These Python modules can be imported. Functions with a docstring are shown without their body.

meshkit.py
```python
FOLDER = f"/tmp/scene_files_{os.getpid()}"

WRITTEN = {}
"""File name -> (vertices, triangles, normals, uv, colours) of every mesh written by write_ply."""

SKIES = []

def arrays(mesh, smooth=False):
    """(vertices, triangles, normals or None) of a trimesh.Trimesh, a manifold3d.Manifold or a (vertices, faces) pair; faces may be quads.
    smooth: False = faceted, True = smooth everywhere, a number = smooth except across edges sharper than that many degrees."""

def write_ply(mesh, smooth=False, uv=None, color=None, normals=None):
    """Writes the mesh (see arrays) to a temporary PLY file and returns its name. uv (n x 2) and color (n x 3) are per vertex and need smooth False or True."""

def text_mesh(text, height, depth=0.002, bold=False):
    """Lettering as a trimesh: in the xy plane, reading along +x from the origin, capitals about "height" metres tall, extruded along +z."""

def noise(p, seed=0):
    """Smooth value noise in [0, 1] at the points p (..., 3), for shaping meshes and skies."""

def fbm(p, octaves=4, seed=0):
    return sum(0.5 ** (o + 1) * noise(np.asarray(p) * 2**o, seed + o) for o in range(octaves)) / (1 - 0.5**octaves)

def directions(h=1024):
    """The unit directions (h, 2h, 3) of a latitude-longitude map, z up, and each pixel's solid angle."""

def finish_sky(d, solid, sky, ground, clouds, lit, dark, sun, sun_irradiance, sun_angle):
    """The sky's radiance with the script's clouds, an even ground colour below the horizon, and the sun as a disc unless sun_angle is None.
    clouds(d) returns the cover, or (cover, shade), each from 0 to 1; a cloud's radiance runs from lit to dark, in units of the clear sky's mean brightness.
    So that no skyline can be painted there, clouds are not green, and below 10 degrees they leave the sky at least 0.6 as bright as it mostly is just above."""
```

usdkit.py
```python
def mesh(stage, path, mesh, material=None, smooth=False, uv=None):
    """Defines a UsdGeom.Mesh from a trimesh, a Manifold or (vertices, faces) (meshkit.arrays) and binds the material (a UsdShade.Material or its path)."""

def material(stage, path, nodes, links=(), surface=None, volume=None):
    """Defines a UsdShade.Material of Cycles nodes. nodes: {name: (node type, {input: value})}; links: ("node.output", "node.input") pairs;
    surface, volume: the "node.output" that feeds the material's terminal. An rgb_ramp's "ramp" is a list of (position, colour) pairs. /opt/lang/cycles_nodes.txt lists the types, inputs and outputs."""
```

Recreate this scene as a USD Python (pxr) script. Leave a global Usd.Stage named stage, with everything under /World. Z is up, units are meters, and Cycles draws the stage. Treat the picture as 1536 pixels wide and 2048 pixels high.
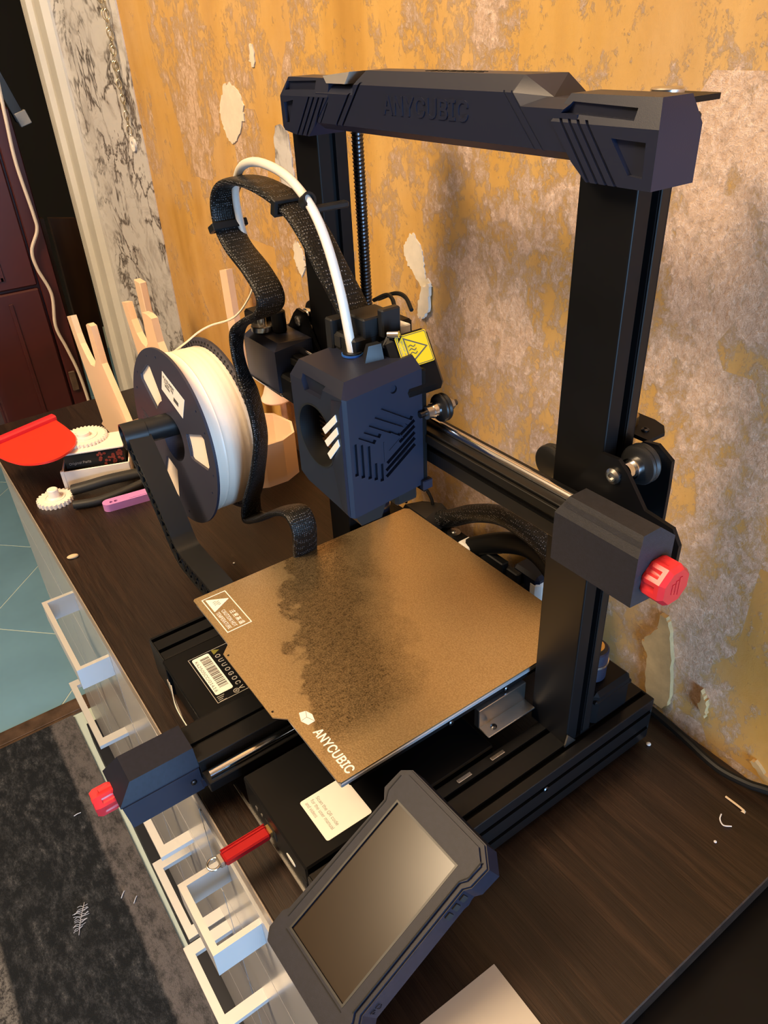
import math, random
import numpy as np, trimesh, usdkit, meshkit
import manifold3d as m3
from shapely.geometry import Polygon, Point, LineString, box as sbox
from shapely import affinity
from shapely.ops import unary_union
from pxr import Usd, UsdGeom, UsdLux, Gf, Sdf, UsdShade

random.seed(4); RNG = np.random.default_rng(4)
stage = Usd.Stage.CreateInMemory()
UsdGeom.SetStageUpAxis(stage, UsdGeom.Tokens.z); UsdGeom.SetStageMetersPerUnit(stage, 1.0)
UsdGeom.Xform.Define(stage, '/World'); UsdGeom.Scope.Define(stage, '/World/Looks')
# Every coordinate below is metres from the middle of the printer's build plate (x along the wall, y towards the wall); O lifts it onto the floor of the room.
O = np.array([0, 0, 0.75])
A = np.array

# ------------------------------------------------------------------ camera, lights, exposure
EXPOSURE = -0.38
cam = UsdGeom.Camera.Define(stage, '/World/camera')
F_PX, ROLL, PITCH, YAW = 1498.887, -0.05394, 0.578767, 2.551349
EYE = A([0.370931, -0.240291, 0.383921]) + O
fw = A([math.cos(PITCH) * math.cos(YAW), math.cos(PITCH) * math.sin(YAW), -math.sin(PITCH)])
rt = A([math.sin(YAW), -math.cos(YAW), 0]); upv = np.cross(rt, fw)
r2 = math.cos(ROLL) * rt + math.sin(ROLL) * upv; u2 = -math.sin(ROLL) * rt + math.cos(ROLL) * upv
cam.AddTransformOp().Set(Gf.Matrix4d(*[float(x) for x in (*r2, 0, *u2, 0, *(-fw), 0, *EYE, 1)]))
cam.CreateHorizontalApertureAttr(36.0); cam.CreateVerticalApertureAttr(48.0)
cam.CreateFocalLengthAttr(F_PX * 36.0 / 1536.0); cam.CreateClippingRangeAttr(Gf.Vec2f(0.01, 50))
cam.CreateExposureAttr(EXPOSURE)

def light_at(l, pos, aim):
    d = A(aim, float) - A(pos, float); d /= np.linalg.norm(d)
    x = np.cross(d, [0, 0, 1.0]) if abs(d[2]) < .99 else A([1.0, 0, 0]); x /= np.linalg.norm(x); y = np.cross(x, d)
    p = A(pos) + O
    l.AddTransformOp().Set(Gf.Matrix4d(*[float(v) for v in (*x, 0, *y, 0, *(-d), 0, *p, 1)]))
lamp = UsdLux.SphereLight.Define(stage, '/World/ceiling_lamp_light'); lamp.CreateRadiusAttr(0.26)
lamp.CreateIntensityAttr(62); lamp.CreateColorAttr(Gf.Vec3f(1.0, 0.76, 0.49)); light_at(lamp, (-0.30, -1.0, 1.40), (-0.30, -1.0, 0))
win = UsdLux.RectLight.Define(stage, '/World/window_daylight'); win.CreateWidthAttr(0.6); win.CreateHeightAttr(0.9)
win.CreateIntensityAttr(46); win.CreateColorAttr(Gf.Vec3f(0.34, 0.62, 1.0)); light_at(win, (1.96, -0.36, -0.05), (0.0, -0.36, -0.15))

# ------------------------------------------------------------------ materials
MATS = {}
def mat(name, nodes, links, surface, **k):
    MATS[name] = usdkit.material(stage, '/World/Looks/' + name, nodes, links, surface=surface, **k); return MATS[name]
def pm(name, col, rough=.5, metal=0.0, var=None, bump=None, spec=.5, coat=0.0, trans=0.0, sheen=0.0):
    """principled; var = (scale, amount[, stretch]): brightness varies by noise; bump = (scale, strength, distance)"""
    p = {'base_color': col, 'roughness': rough, 'metallic': metal, 'specular_ior_level': spec}
    if coat: p.update(coat_weight=coat, coat_roughness=.15)
    if trans: p.update(transmission_weight=trans)
    nodes, links = {'p': ('principled_bsdf', p)}, []
    if var or bump: nodes['g'] = ('geometry', {})
    if var:
        st = var[2] if len(var) > 2 else (1, 1, 1)
        nodes['mp'] = ('mapping', {'scale': st}); links.append(('g.position', 'mp.vector'))
        nodes['n'] = ('noise_texture', {'scale': var[0], 'detail': 5.0, 'roughness': .6}); links.append(('mp.vector', 'n.vector'))
        lo, hi = [tuple(max(0, c * f) for c in col) for f in (1 - var[1], 1 + var[1])]
        nodes['r'] = ('rgb_ramp', {'ramp': [(0.3, lo), (0.7, hi)]}); links += [('n.fac', 'r.fac'), ('r.color', 'p.base_color')]
    if bump:
        nodes['bn'] = ('noise_texture', {'scale': bump[0], 'detail': 3.0}); links.append(('g.position', 'bn.vector'))
        nodes['b'] = ('bump', {'strength': bump[1], 'distance': bump[2]}); links += [('bn.fac', 'b.height'), ('b.normal', 'p.normal')]
    return mat(name, nodes, links, 'p.BSDF')

pm('black_metal', (.0030, .0031, .0038), .45, var=(30, .25), spec=.18)
pm('black_rail', (.0045, .0045, .005), .36, spec=.3, bump=(900, .08, .0004))
pm('rail_slot', (.004, .004, .004), .6)
pm('black_plastic', (.009, .0095, .0105), .40, spec=.4)
pm('navy_plastic', (.0085, .0115, .027), .42, spec=.42, bump=(2200, .10, .0002))
pm('navy_flat', (.0080, .0095, .021), .5, spec=.25, bump=(2200, .12, .0002), var=(300, .2))
pm('dusty_navy', (.0075, .0078, .013), .62, var=(420, .35), bump=(1500, .25, .0004))
pm('dark_gap', (.003, .003, .004), .8)
pm('chrome', (.75, .75, .76), .13, 1.0)
pm('steel', (.55, .53, .50), .28, 1.0, bump=(300, .05, .0005))
pm('screw_steel', (.09, .09, .10), .3, 1.0)
pm('cover_steel', (.80, .74, .66), .42, .8)
pm('brass', (.65, .45, .18), .3, 1.0)
pm('red_plastic', (.55, .022, .030), .35)
pm('red_bright', (.80, .030, .012), .42)
pm('red_metal', (.42, .010, .014), .25, .4)
pm('white_print', (.80, .80, .78), .5)
pm('label_white', (.78, .76, .72), .45)
pm('label_ink', (.10, .09, .08), .6)
pm('yellow_label', (.92, .60, .015), .4)
pm('grey_print', (.32, .30, .27), .6)
pm('ptfe', (.80, .78, .72), .3, trans=.15)
pm('blue_ring', (.02, .10, .42), .35)
pm('beige_pla', (.82, .60, .42), .42, bump=(900, .06, .0003))
pm('white_pla', (.86, .77, .68), .42)
pm('purple_pla', (.52, .22, .55), .38)
pm('pink_pla', (.85, .62, .50), .45)
pm('paper_card', (.46, .42, .37), .6)
pm('print_red', (.22, .035, .02), .5)
pm('card_black', (.012, .012, .011), .35)
pm('crumb', (.55, .42, .26), .8)
pm('heat_core', (.10, .05, .02), .4, .6)
pm('green_pcb', (.16, .15, .02), .5)
pm('grey_rubber', (.018, .018, .017), .6)
pm('trim_paint', (.54, .52, .47), .42, var=(8, .06))
pm('maroon_paint', (.046, .0050, .0042), .5, var=(9, .2))
pm('painted_darkness', (.010, .009, .008), .9)  # near-black colour paints in the gloom of the unlit side room
pm('brown_board', (.20, .095, .045), .6, var=(18, .3, (1, 1, .2)))
pm('white_cord', (.62, .52, .42), .5)
pm('chain_metal', (.55, .47, .33), .35, .9)
pm('room_plaster', (.66, .55, .42), .8)
pm('room_dark', (.24, .18, .12), .85)
pm('ceiling_paint', (.72, .60, .44), .9)
pm('cabinet_gloss', (.42, .42, .415), .26, coat=.25)
pm('edge_band', (.30, .25, .20), .4)
pm('handle_metal', (.66, .66, .66), .42, .55)
pm('plinth_dark', (.008, .010, .016), .5)
pm('tile_grout', (.52, .62, .57), .8)
pm('floor_tile', (.155, .305, .42), .32, var=(5, .10))
pm('threshold_metal', (.10, .062, .04), .5, .3, var=(30, .5))
pm('rubber_black', (.02, .02, .022), .6)
pm('lint', (.55, .55, .60), .9)
pm('plate_edge', (.62, .64, .68), .35, .7)
pm('filament', (.93, .80, .66), .38)
pm('spool_plastic', (.028, .030, .050), .5, bump=(600, .10, .0004))
pm('screen_glass', (.022, .013, .006), .22, spec=.33)
pm('black_cable', (.006, .006, .006), .5, spec=.2)

def braid(name, dark, glint, sc):
    mat(name, {'g': ('geometry', {}), 'v': ('voronoi_texture', {'scale': sc, 'randomness': .35}), 'r': ('rgb_ramp', {'ramp': [(0.0, glint), (.30, dark), (1, dark)]}),
               'b': ('bump', {'strength': .6, 'distance': .0008, 'invert': True}), 'p': ('principled_bsdf', {'roughness': .45, 'specular_ior_level': .3})},
        [('g.position', 'v.vector'), ('v.distance', 'r.fac'), ('r.color', 'p.base_color'), ('v.distance', 'b.height'), ('b.normal', 'p.normal')], 'p.BSDF')
braid('braided_sleeve', (.0045, .0045, .0045), (.30, .30, .32), 560)  # pale fleck colour paints sparkle highlights onto the sleeve

def noise_nodes(pre, scale, stretch, detail=5.0, rough=.6, dist=0.0):
    return {pre + 'm': ('mapping', {'scale': stretch}), pre: ('noise_texture', {'scale': scale, 'detail': detail, 'roughness': rough, 'distortion': dist})}, \
           [('g.position', pre + 'm.vector'), (pre + 'm.vector', pre + '.vector')]

# old wall: ochre glue-stained paper with rough pinkish paper remains
n = {'g': ('geometry', {})}; l = []
for a in (('n1', 5.5, (1, 1, .8), 7.0, .62, .4), ('n2', 64, (1, 1, .75), 8.0, .8, .15), ('n3', 9, (2.2, 1, .25), 3.0, .5, 0.0), ('n4', 300, (1, 1, 1), 4.0, .75, .0), ('n5', 14, (1, 1, .5), 4.0, .6, 0.0)):
    x, y = noise_nodes(*a); n.update(x); l += y
n.update({
    'sx': ('separate_xyz', {}), 'bias': ('map_range', {'clamp': True, 'from_min': -.75, 'from_max': .15, 'to_min': -.035, 'to_max': .030}),
    'v1': ('voronoi_texture', {'scale': 11.0, 'metric': 'chebychev', 'randomness': 1.0}), 'v1m': ('mapping', {'scale': (1.2, 1, .7)}),
    'vs': ('separate_xyz', {}),
    'a1': ('math', {'math_type': 'multiply', 'value2': .38}), 'a2': ('math', {'math_type': 'multiply_add', 'value2': .56}), 'a3': ('math', {'math_type': 'multiply_add', 'value2': .16}),
    'a4': ('math', {'math_type': 'add'}), 'a5': ('math', {'math_type': 'multiply_add', 'value2': .10}),
    'mask': ('map_range', {'clamp': True, 'from_min': .600, 'from_max': .662, 'to_min': 0.0, 'to_max': 1.0}),
    'och': ('rgb_ramp', {'ramp': [(.25, (.40, .215, .048)), (.5, (.51, .29, .072)), (.75, (.60, .37, .12))]}),
    'pla': ('rgb_ramp', {'ramp': [(.3, (.44, .285, .18)), (.55, (.60, .425, .30)), (.75, (.80, .63, .50))]}),
    'mx': ('mix', {}), 'tan': ('rgb_ramp', {'ramp': [(.40, (0, 0, 0)), (.66, (.6, .6, .6))]}), 'mt': ('mix', {'color2': (.57, .375, .19)}),
    'h1': ('math', {'math_type': 'multiply'}), 'h2': ('math', {'math_type': 'multiply_add', 'value2': .35}),
    'b': ('bump', {'strength': .7, 'distance': .0020}), 'p': ('principled_bsdf', {'roughness': .62, 'specular_ior_level': .35})})
l += [('g.position', 'sx.vector'), ('sx.x', 'bias.value'), ('g.position', 'v1m.vector'), ('v1m.vector', 'v1.vector'), ('v1.color', 'vs.vector'),
      ('n1.fac', 'a1.value1'), ('n2.fac', 'a2.value1'), ('a1.value', 'a2.value3'), ('n3.fac', 'a3.value1'), ('a2.value', 'a3.value3'),
      ('a3.value', 'a4.value1'), ('bias.result', 'a4.value2'), ('vs.x', 'a5.value1'), ('a4.value', 'a5.value3'), ('a5.value', 'mask.value'),
      ('n3.fac', 'och.fac'), ('n4.fac', 'pla.fac'), ('mask.result', 'mx.fac'), ('n1.fac', 'tan.fac'), ('tan.color', 'mt.fac'), ('och.color', 'mt.color1'), ('mt.color', 'mx.color1'), ('pla.color', 'mx.color2'), ('mx.color', 'p.base_color'),
      ('mask.result', 'h1.value1'), ('n4.fac', 'h1.value2'), ('n2.fac', 'h2.value1'), ('h1.value', 'h2.value3'), ('h2.value', 'b.height'), ('b.normal', 'p.normal')]
WALL_NODES = (n, l)
pm('bare_plaster', (.66, .60, .50), .7, var=(60, .08), bump=(120, .3, .001))
pm('torn_paper', (.40, .27, .12), .7, var=(60, .2))

# dark wenge board, grain along x
n, l = {'g': ('geometry', {})}, []
for a in (('n1', 6, (1, 22, 22), 8.0, .65, .3), ('n2', 14, (1.8, 85, 85), 5.0, .65, 0.0), ('n3', 3, (1, 3, 3), 3.0, .5, 0.0)):
    x, y = noise_nodes(*a); n.update(x); l += y
n.update({'m1': ('mix', {'fac': .45}), 'r': ('rgb_ramp', {'ramp': [(.36, (.004, .0018, .0009)), (.5, (.013, .0062, .0032)), (.66, (.046, .0235, .0130))]}),
          'rr': ('map_range', {'clamp': True, 'from_min': .3, 'from_max': .7, 'to_min': .30, 'to_max': .46}),
          'b': ('bump', {'strength': .25, 'distance': .0006}), 'p': ('principled_bsdf', {'specular_ior_level': .5})})
l += [('n1.color', 'm1.color1'), ('n2.color', 'm1.color2'), ('m1.color', 'r.fac'), ('r.color', 'p.base_color'), ('n2.fac', 'rr.value'), ('rr.result', 'p.roughness'), ('n2.fac', 'b.height'), ('b.normal', 'p.normal')]
mat('wenge', n, l, 'p.BSDF')

# white marble film with grey-brown veins
n, l = {'g': ('geometry', {})}, []
for a in (('w1', 8, (1, 1, 1), 5.0, .65, .5), ('c1', 6.5, (1, 1, 1), 4.0, .6, .8), ('w2', 13, (1, 1, 1.3), 5.0, .65, 1.2)):
    x, y = noise_nodes(*a); n.update(x); l += y
n.update({'wm': ('mix', {'fac': .16}), 'v': ('voronoi_texture', {'feature': 'distance_to_edge', 'scale': 22.0}), 'vr': ('rgb_ramp', {'ramp': [(0, (0, 0, 0)), (.035, (.25, .25, .25)), (.12, (1, 1, 1))]}),
          'cm': ('rgb_ramp', {'ramp': [(.45, (0, 0, 0)), (.55, (1, 1, 1))]}), 'inv': ('mix', {'color2': (1, 1, 1)}),
          'cl': ('rgb_ramp', {'ramp': [(.28, (.30, .25, .22)), (.38, (.44, .42, .41)), (.48, (.56, .545, .54)), (1, (.61, .60, .59))]}), 'mu': ('mix', {'color1': (.07, .055, .045)}), 'p': ('principled_bsdf', {'roughness': .3})})
l += [('g.position', 'wm.color1'), ('w1.color', 'wm.color2'), ('wm.color', 'v.vector'), ('v.distance', 'vr.fac'), ('c1.fac', 'cm.fac'), ('cm.color', 'inv.fac'), ('vr.color', 'inv.color1'),
      ('w2.fac', 'cl.fac'), ('inv.color', 'mu.fac'), ('cl.color', 'mu.color2'), ('mu.color', 'p.base_color')]
mat('marble_film', n, l, 'p.BSDF')

# textured gold build sheet with glue-stick smear and painted dark reflection of upright and head
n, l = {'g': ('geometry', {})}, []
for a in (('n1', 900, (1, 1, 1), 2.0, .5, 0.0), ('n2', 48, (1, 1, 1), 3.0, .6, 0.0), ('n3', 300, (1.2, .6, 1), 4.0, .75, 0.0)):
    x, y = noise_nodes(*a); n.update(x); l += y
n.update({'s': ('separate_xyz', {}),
          # distance across the smear and painted reflection: 0.77 x' + ... ; the band runs from back left to front right
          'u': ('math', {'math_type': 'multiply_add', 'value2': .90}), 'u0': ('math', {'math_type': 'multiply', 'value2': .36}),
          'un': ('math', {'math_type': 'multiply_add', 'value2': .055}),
          'le': ('map_range', {'clamp': True, 'from_min': -.040, 'from_max': -.035}), 're': ('map_range', {'clamp': True, 'from_min': .010, 'from_max': .046, 'to_min': 1.0, 'to_max': 0.0}),  # soft right side paints the reflection fading out
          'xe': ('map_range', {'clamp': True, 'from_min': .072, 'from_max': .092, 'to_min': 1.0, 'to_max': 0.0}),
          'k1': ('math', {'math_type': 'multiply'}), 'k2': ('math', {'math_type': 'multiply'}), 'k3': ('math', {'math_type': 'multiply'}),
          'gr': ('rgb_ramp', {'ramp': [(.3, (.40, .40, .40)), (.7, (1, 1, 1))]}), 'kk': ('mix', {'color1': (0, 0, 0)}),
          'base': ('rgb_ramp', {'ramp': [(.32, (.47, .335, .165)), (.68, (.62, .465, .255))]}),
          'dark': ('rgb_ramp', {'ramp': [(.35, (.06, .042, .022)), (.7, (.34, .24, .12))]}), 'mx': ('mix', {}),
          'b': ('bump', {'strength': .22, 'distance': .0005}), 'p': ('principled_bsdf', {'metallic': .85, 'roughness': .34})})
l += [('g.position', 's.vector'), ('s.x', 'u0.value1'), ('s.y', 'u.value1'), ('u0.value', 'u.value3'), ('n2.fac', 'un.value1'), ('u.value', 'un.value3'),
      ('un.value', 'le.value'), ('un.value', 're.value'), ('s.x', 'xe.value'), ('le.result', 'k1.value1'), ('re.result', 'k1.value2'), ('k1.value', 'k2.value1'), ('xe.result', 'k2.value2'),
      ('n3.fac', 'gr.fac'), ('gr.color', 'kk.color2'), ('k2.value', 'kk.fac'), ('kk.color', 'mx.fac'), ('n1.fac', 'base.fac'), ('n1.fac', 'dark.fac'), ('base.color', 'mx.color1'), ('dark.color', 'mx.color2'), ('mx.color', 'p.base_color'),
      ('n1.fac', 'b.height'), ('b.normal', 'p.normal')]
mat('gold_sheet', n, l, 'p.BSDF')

# runner rug: speckled grey middle, black band, mottled grey border, by distance from its long edge
n, l = {'g': ('geometry', {})}, []
for a in (('n1', 38, (1, 1.8, 1), 6.0, .85, 0.0), ('n2', 85, (1, 1.3, 1), 4.0, .8, 0.0), ('n3', 700, (1, 1, 1), 2.0, .5, 0.0)):
    x, y = noise_nodes(*a); n.update(x); l += y
n.update({'s': ('separate_xyz', {}), 'w': ('math', {'math_type': 'multiply_add', 'value2': .012}),
          'e1': ('map_range', {'clamp': True, 'from_min': -.232, 'from_max': -.226}), 'e2': ('map_range', {'clamp': True, 'from_min': -.408, 'from_max': -.402}),
          'bk': ('rgb_ramp', {'ramp': [(.46, (.010, .0115, .014)), (.58, (.032, .035, .04)), (.70, (.11, .11, .115))]}), 'sp': ('rgb_ramp', {'ramp': [(.40, (.03, .03, .032)), (.56, (.15, .145, .14))]}),
          'bd': ('rgb_ramp', {'ramp': [(.36, (.035, .034, .036)), (.56, (.125, .115, .115))]}), 'm1': ('mix', {}), 'm2': ('mix', {}),
          'b': ('bump', {'strength': .6, 'distance': .002}), 'p': ('principled_bsdf', {'roughness': .9, 'specular_ior_level': .2})})
l += [('g.position', 's.vector'), ('n2.fac', 'w.value1'), ('s.y', 'w.value3'), ('w.value', 'e1.value'), ('w.value', 'e2.value'), ('n1.fac', 'bk.fac'), ('n2.fac', 'sp.fac'), ('n1.fac', 'bd.fac'),
      ('e2.result', 'm1.fac'), ('sp.color', 'm1.color1'), ('bk.color', 'm1.color2'), ('e1.result', 'm2.fac'), ('m1.color', 'm2.color1'), ('bd.color', 'm2.color2'), ('m2.color', 'p.base_color'), ('n3.fac', 'b.height'), ('b.normal', 'p.normal')]
mat('rug_pile', n, l, 'p.BSDF')

n, l = WALL_NODES
mat('old_wall', n, l, 'p.BSDF')

# ------------------------------------------------------------------ mesh helpers
def cat(*ms): return trimesh.util.concatenate([x for x in ms if x is not None])
def hull(pts): return trimesh.convex.convex_hull(np.asarray(pts, float))
def bx(x0, x1, y0, y1, z0, z1, b=.0008):
    lo, hi = A([min(x0, x1), min(y0, y1), min(z0, z1)]), A([max(x0, x1), max(y0, y1), max(z0, z1)])
    b = min(b, (hi - lo).min() * .3)
    if b <= 0: return trimesh.creation.box(bounds=[lo, hi])
    P = []
    for s in np.ndindex(2, 2, 2):
        c = np.where(s, hi, lo); d = np.where(s, -b, b)
        for k in range(3):
            q = c + d; q[k] = c[k]; P.append(q)
    return hull(P)
def man(t):
    return m3.Manifold(m3.Mesh(np.asarray(t.vertices, np.float32), np.asarray(t.faces, np.uint32)))
def tri(m):
    q = m.to_mesh(); return trimesh.Trimesh(q.vert_properties[:, :3], q.tri_verts, process=False)
def cut(a, *bs):
    a = man(a)
    for b in bs: a = a - man(b)
    return tri(a)
def prism(poly, axis, a, b):
    """2-D outline in the two axes left over (x: (y,z), y: (x,z), z: (x,y)), from a to b along axis"""
    P = poly if isinstance(poly, Polygon) else Polygon(poly)
    parts = []
    for g in getattr(P, 'geoms', [P]):
        t = trimesh.creation.extrude_polygon(g, abs(b - a), engine='earcut'); v = t.vertices.copy(); lo = min(a, b)
        if axis == 'z': w = np.c_[v[:, 0], v[:, 1], v[:, 2] + lo]
        elif axis == 'y': w = np.c_[v[:, 0], v[:, 2] + lo, v[:, 1]]
        else: w = np.c_[v[:, 2] + lo, v[:, 0], v[:, 1]]
        f = t.faces[:, ::-1] if axis == 'y' else t.faces
        parts.append(trimesh.Trimesh(w, f, process=False))
    return parts[0] if len(parts) == 1 else cat(*parts)
def frame_of(d):
    d = A(d, float) / np.linalg.norm(d); x = np.cross(d, [0, 0, 1.0])
    if np.linalg.norm(x) < .2: x = np.cross(d, [0, 1.0, 0])
    x /= np.linalg.norm(x); return x, np.cross(d, x), d
def lathe(p0, p1, prof, seg=32):
    """profile [(t along p0->p1 in metres, radius)]"""
    x, y, d = frame_of(A(p1) - A(p0)); th = np.arange(seg) * 2 * np.pi / seg
    ring = np.cos(th)[:, None] * x + np.sin(th)[:, None] * y
    V = [A(p0) + t * d + r * ring for t, r in prof]; k = len(prof)
    V = np.vstack(V + [[A(p0) + prof[0][0] * d], [A(p0) + prof[-1][0] * d]]); F = []
    for i in range(k - 1):
        for j in range(seg):
            a, b, c, e = i * seg + j, i * seg + (j + 1) % seg, (i + 1) * seg + (j + 1) % seg, (i + 1) * seg + j
            F += [(a, b, c), (a, c, e)]
    for j in range(seg):
        F += [(k * seg, (j + 1) % seg, j), (k * seg + 1, (k - 1) * seg + j, (k - 1) * seg + (j + 1) % seg)]
    m = trimesh.Trimesh(V, F, process=False)
    if m.volume < 0: m.invert()
    return m
def cyl(p0, p1, r, seg=24, b=0.0):
    L = float(np.linalg.norm(A(p1, float) - A(p0, float)))
    pr = [(0, r), (L, r)] if not b else [(0, r - b), (b, r), (L - b, r), (L, r - b)]
    return lathe(A(p0, float), A(p1, float), pr, seg)
def ringm(p0, p1, ro, ri, seg=40):
    L = float(np.linalg.norm(A(p1, float) - A(p0, float)))
    x, y, d = frame_of(A(p1, float) - A(p0, float)); th = np.arange(seg) * 2 * np.pi / seg
    ring = np.cos(th)[:, None] * x + np.sin(th)[:, None] * y
    V = np.vstack([A(p0) + t * d + r * ring for t, r in ((0, ri), (0, ro), (L, ro), (L, ri))]); F = []
    for i in range(4):
        for j in range(seg):
            a, b = i * seg + j, i * seg + (j + 1) % seg; c, e = ((i + 1) % 4) * seg + (j + 1) % seg, ((i + 1) % 4) * seg + j
            F += [(a, b, c), (a, c, e)]
    m = trimesh.Trimesh(V, F, process=False)
    if m.volume < 0: m.invert()
    return m
def lathe_ring(p0, p1, prof, seg=48):
    """like lathe, with the profile closed on itself (a ring without caps)"""
    x, y, d = frame_of(A(p1) - A(p0)); th = np.arange(seg) * 2 * np.pi / seg
    ring = np.cos(th)[:, None] * x + np.sin(th)[:, None] * y; k = len(prof)
    V = np.vstack([A(p0) + t * d + r * ring for t, r in prof]); F = []
    for i in range(k):
        for j in range(seg):
            a, b = i * seg + j, i * seg + (j + 1) % seg; c, e = ((i + 1) % k) * seg + (j + 1) % seg, ((i + 1) % k) * seg + j
            F += [(a, b, c), (a, c, e)]
    m = trimesh.Trimesh(V, F, process=False)
    if m.volume < 0: m.invert()
    return m
def spline(pts, n=8):
    P = A(pts, float)
    if len(P) < 3: return P
    Q = np.vstack([2 * P[0] - P[1], P, 2 * P[-1] - P[-2]]); out = []
    for i in range(1, len(Q) - 2):
        for t in np.linspace(0, 1, n, endpoint=False):
            a, b, c, d = Q[i - 1:i + 3]
            out.append(.5 * (2 * b + (c - a) * t + (2 * a - 5 * b + 4 * c - d) * t ** 2 + (3 * b - a - 3 * c + d) * t ** 3))
    return A(out + [P[-1]])
def sweep(path, sect, wdir=None):
    """sweeps a closed 2-D section (u along the width direction, v across) along the path; wdir: width vector(s)"""
    P = A(path, float); T = np.gradient(P, axis=0); T /= np.linalg.norm(T, axis=1, keepdims=True)
    W = np.broadcast_to(A(wdir if wdir is not None else [0, 0, 1.0], float), P.shape).copy()
    if wdir is None:
        x, y, d = frame_of(T[0]); W[0] = x
        for i in range(1, len(P)):
            w = W[i - 1] - (W[i - 1] @ T[i]) * T[i]; W[i] = w / np.linalg.norm(w)
    W -= (W * T).sum(1, keepdims=True) * T; W /= np.linalg.norm(W, axis=1, keepdims=True)
    N = np.cross(T, W); S = A(sect, float); k = len(S)
    V = (P[:, None] + S[None, :, :1] * W[:, None] + S[None, :, 1:2] * N[:, None]).reshape(-1, 3); F = []
    for i in range(len(P) - 1):
        for j in range(k):
            a, b, c, e = i * k + j, i * k + (j + 1) % k, (i + 1) * k + (j + 1) % k, (i + 1) * k + j
            F += [(a, b, c), (a, c, e)]
    V = np.vstack([V, P[:1], P[-1:]]); m = len(P) * k
    for j in range(k): F += [(m, (j + 1) % k, j), (m + 1, m - k + j, m - k + (j + 1) % k)]
    t = trimesh.Trimesh(V, F, process=False)
    if t.volume < 0: t.invert()
    return t
def circ(r, n=12): return [(r * math.cos(2 * math.pi * i / n), r * math.sin(2 * math.pi * i / n)) for i in range(n)]
def oval(a, b, n=20, p=.6):
    return [(a * np.sign(math.cos(t)) * abs(math.cos(t)) ** p, b * np.sign(math.sin(t)) * abs(math.sin(t)) ** p) for t in np.arange(n) * 2 * math.pi / n]
def tube(pts, r, seg=10, n=8): return sweep(spline(pts, n), circ(r, seg))
def place(m, o, xd, yd):
    """mesh in its own xy plane moved so that x runs along xd, y along yd from o"""
    xd = A(xd, float); xd /= np.linalg.norm(xd); zd = np.cross(xd, yd); zd /= np.linalg.norm(zd); yd = np.cross(zd, xd)
    v = np.asarray(m.vertices); return trimesh.Trimesh(A(o) + v[:, :1] * xd + v[:, 1:2] * yd + v[:, 2:] * zd, m.faces, process=False)
def plate2(poly, o, xd, yd, th):
    P = poly if isinstance(poly, Polygon) or hasattr(poly, 'geoms') else Polygon(poly)
    return place(cat(*[trimesh.creation.extrude_polygon(g, th, engine='earcut') for g in getattr(P, 'geoms', [P])]), o, xd, yd)
def words(s, h, o, xd, yd, th=.0002, bold=False, fit=None, mid=False):
    t = meshkit.text_mesh(s, h, th, bold)
    w = t.bounds[1][0] - t.bounds[0][0]
    if fit: t.vertices[:, 0] *= fit / w
    if mid: t.vertices[:, :2] -= t.bounds.mean(0)[:2]
    return place(t, o, xd, yd)
def rot2(poly, o, xd, yd): pass
def rrect(x0, x1, y0, y1, r): return sbox(x0 + r, y0 + r, x1 - r, y1 - r).buffer(r, quad_segs=4)

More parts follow.
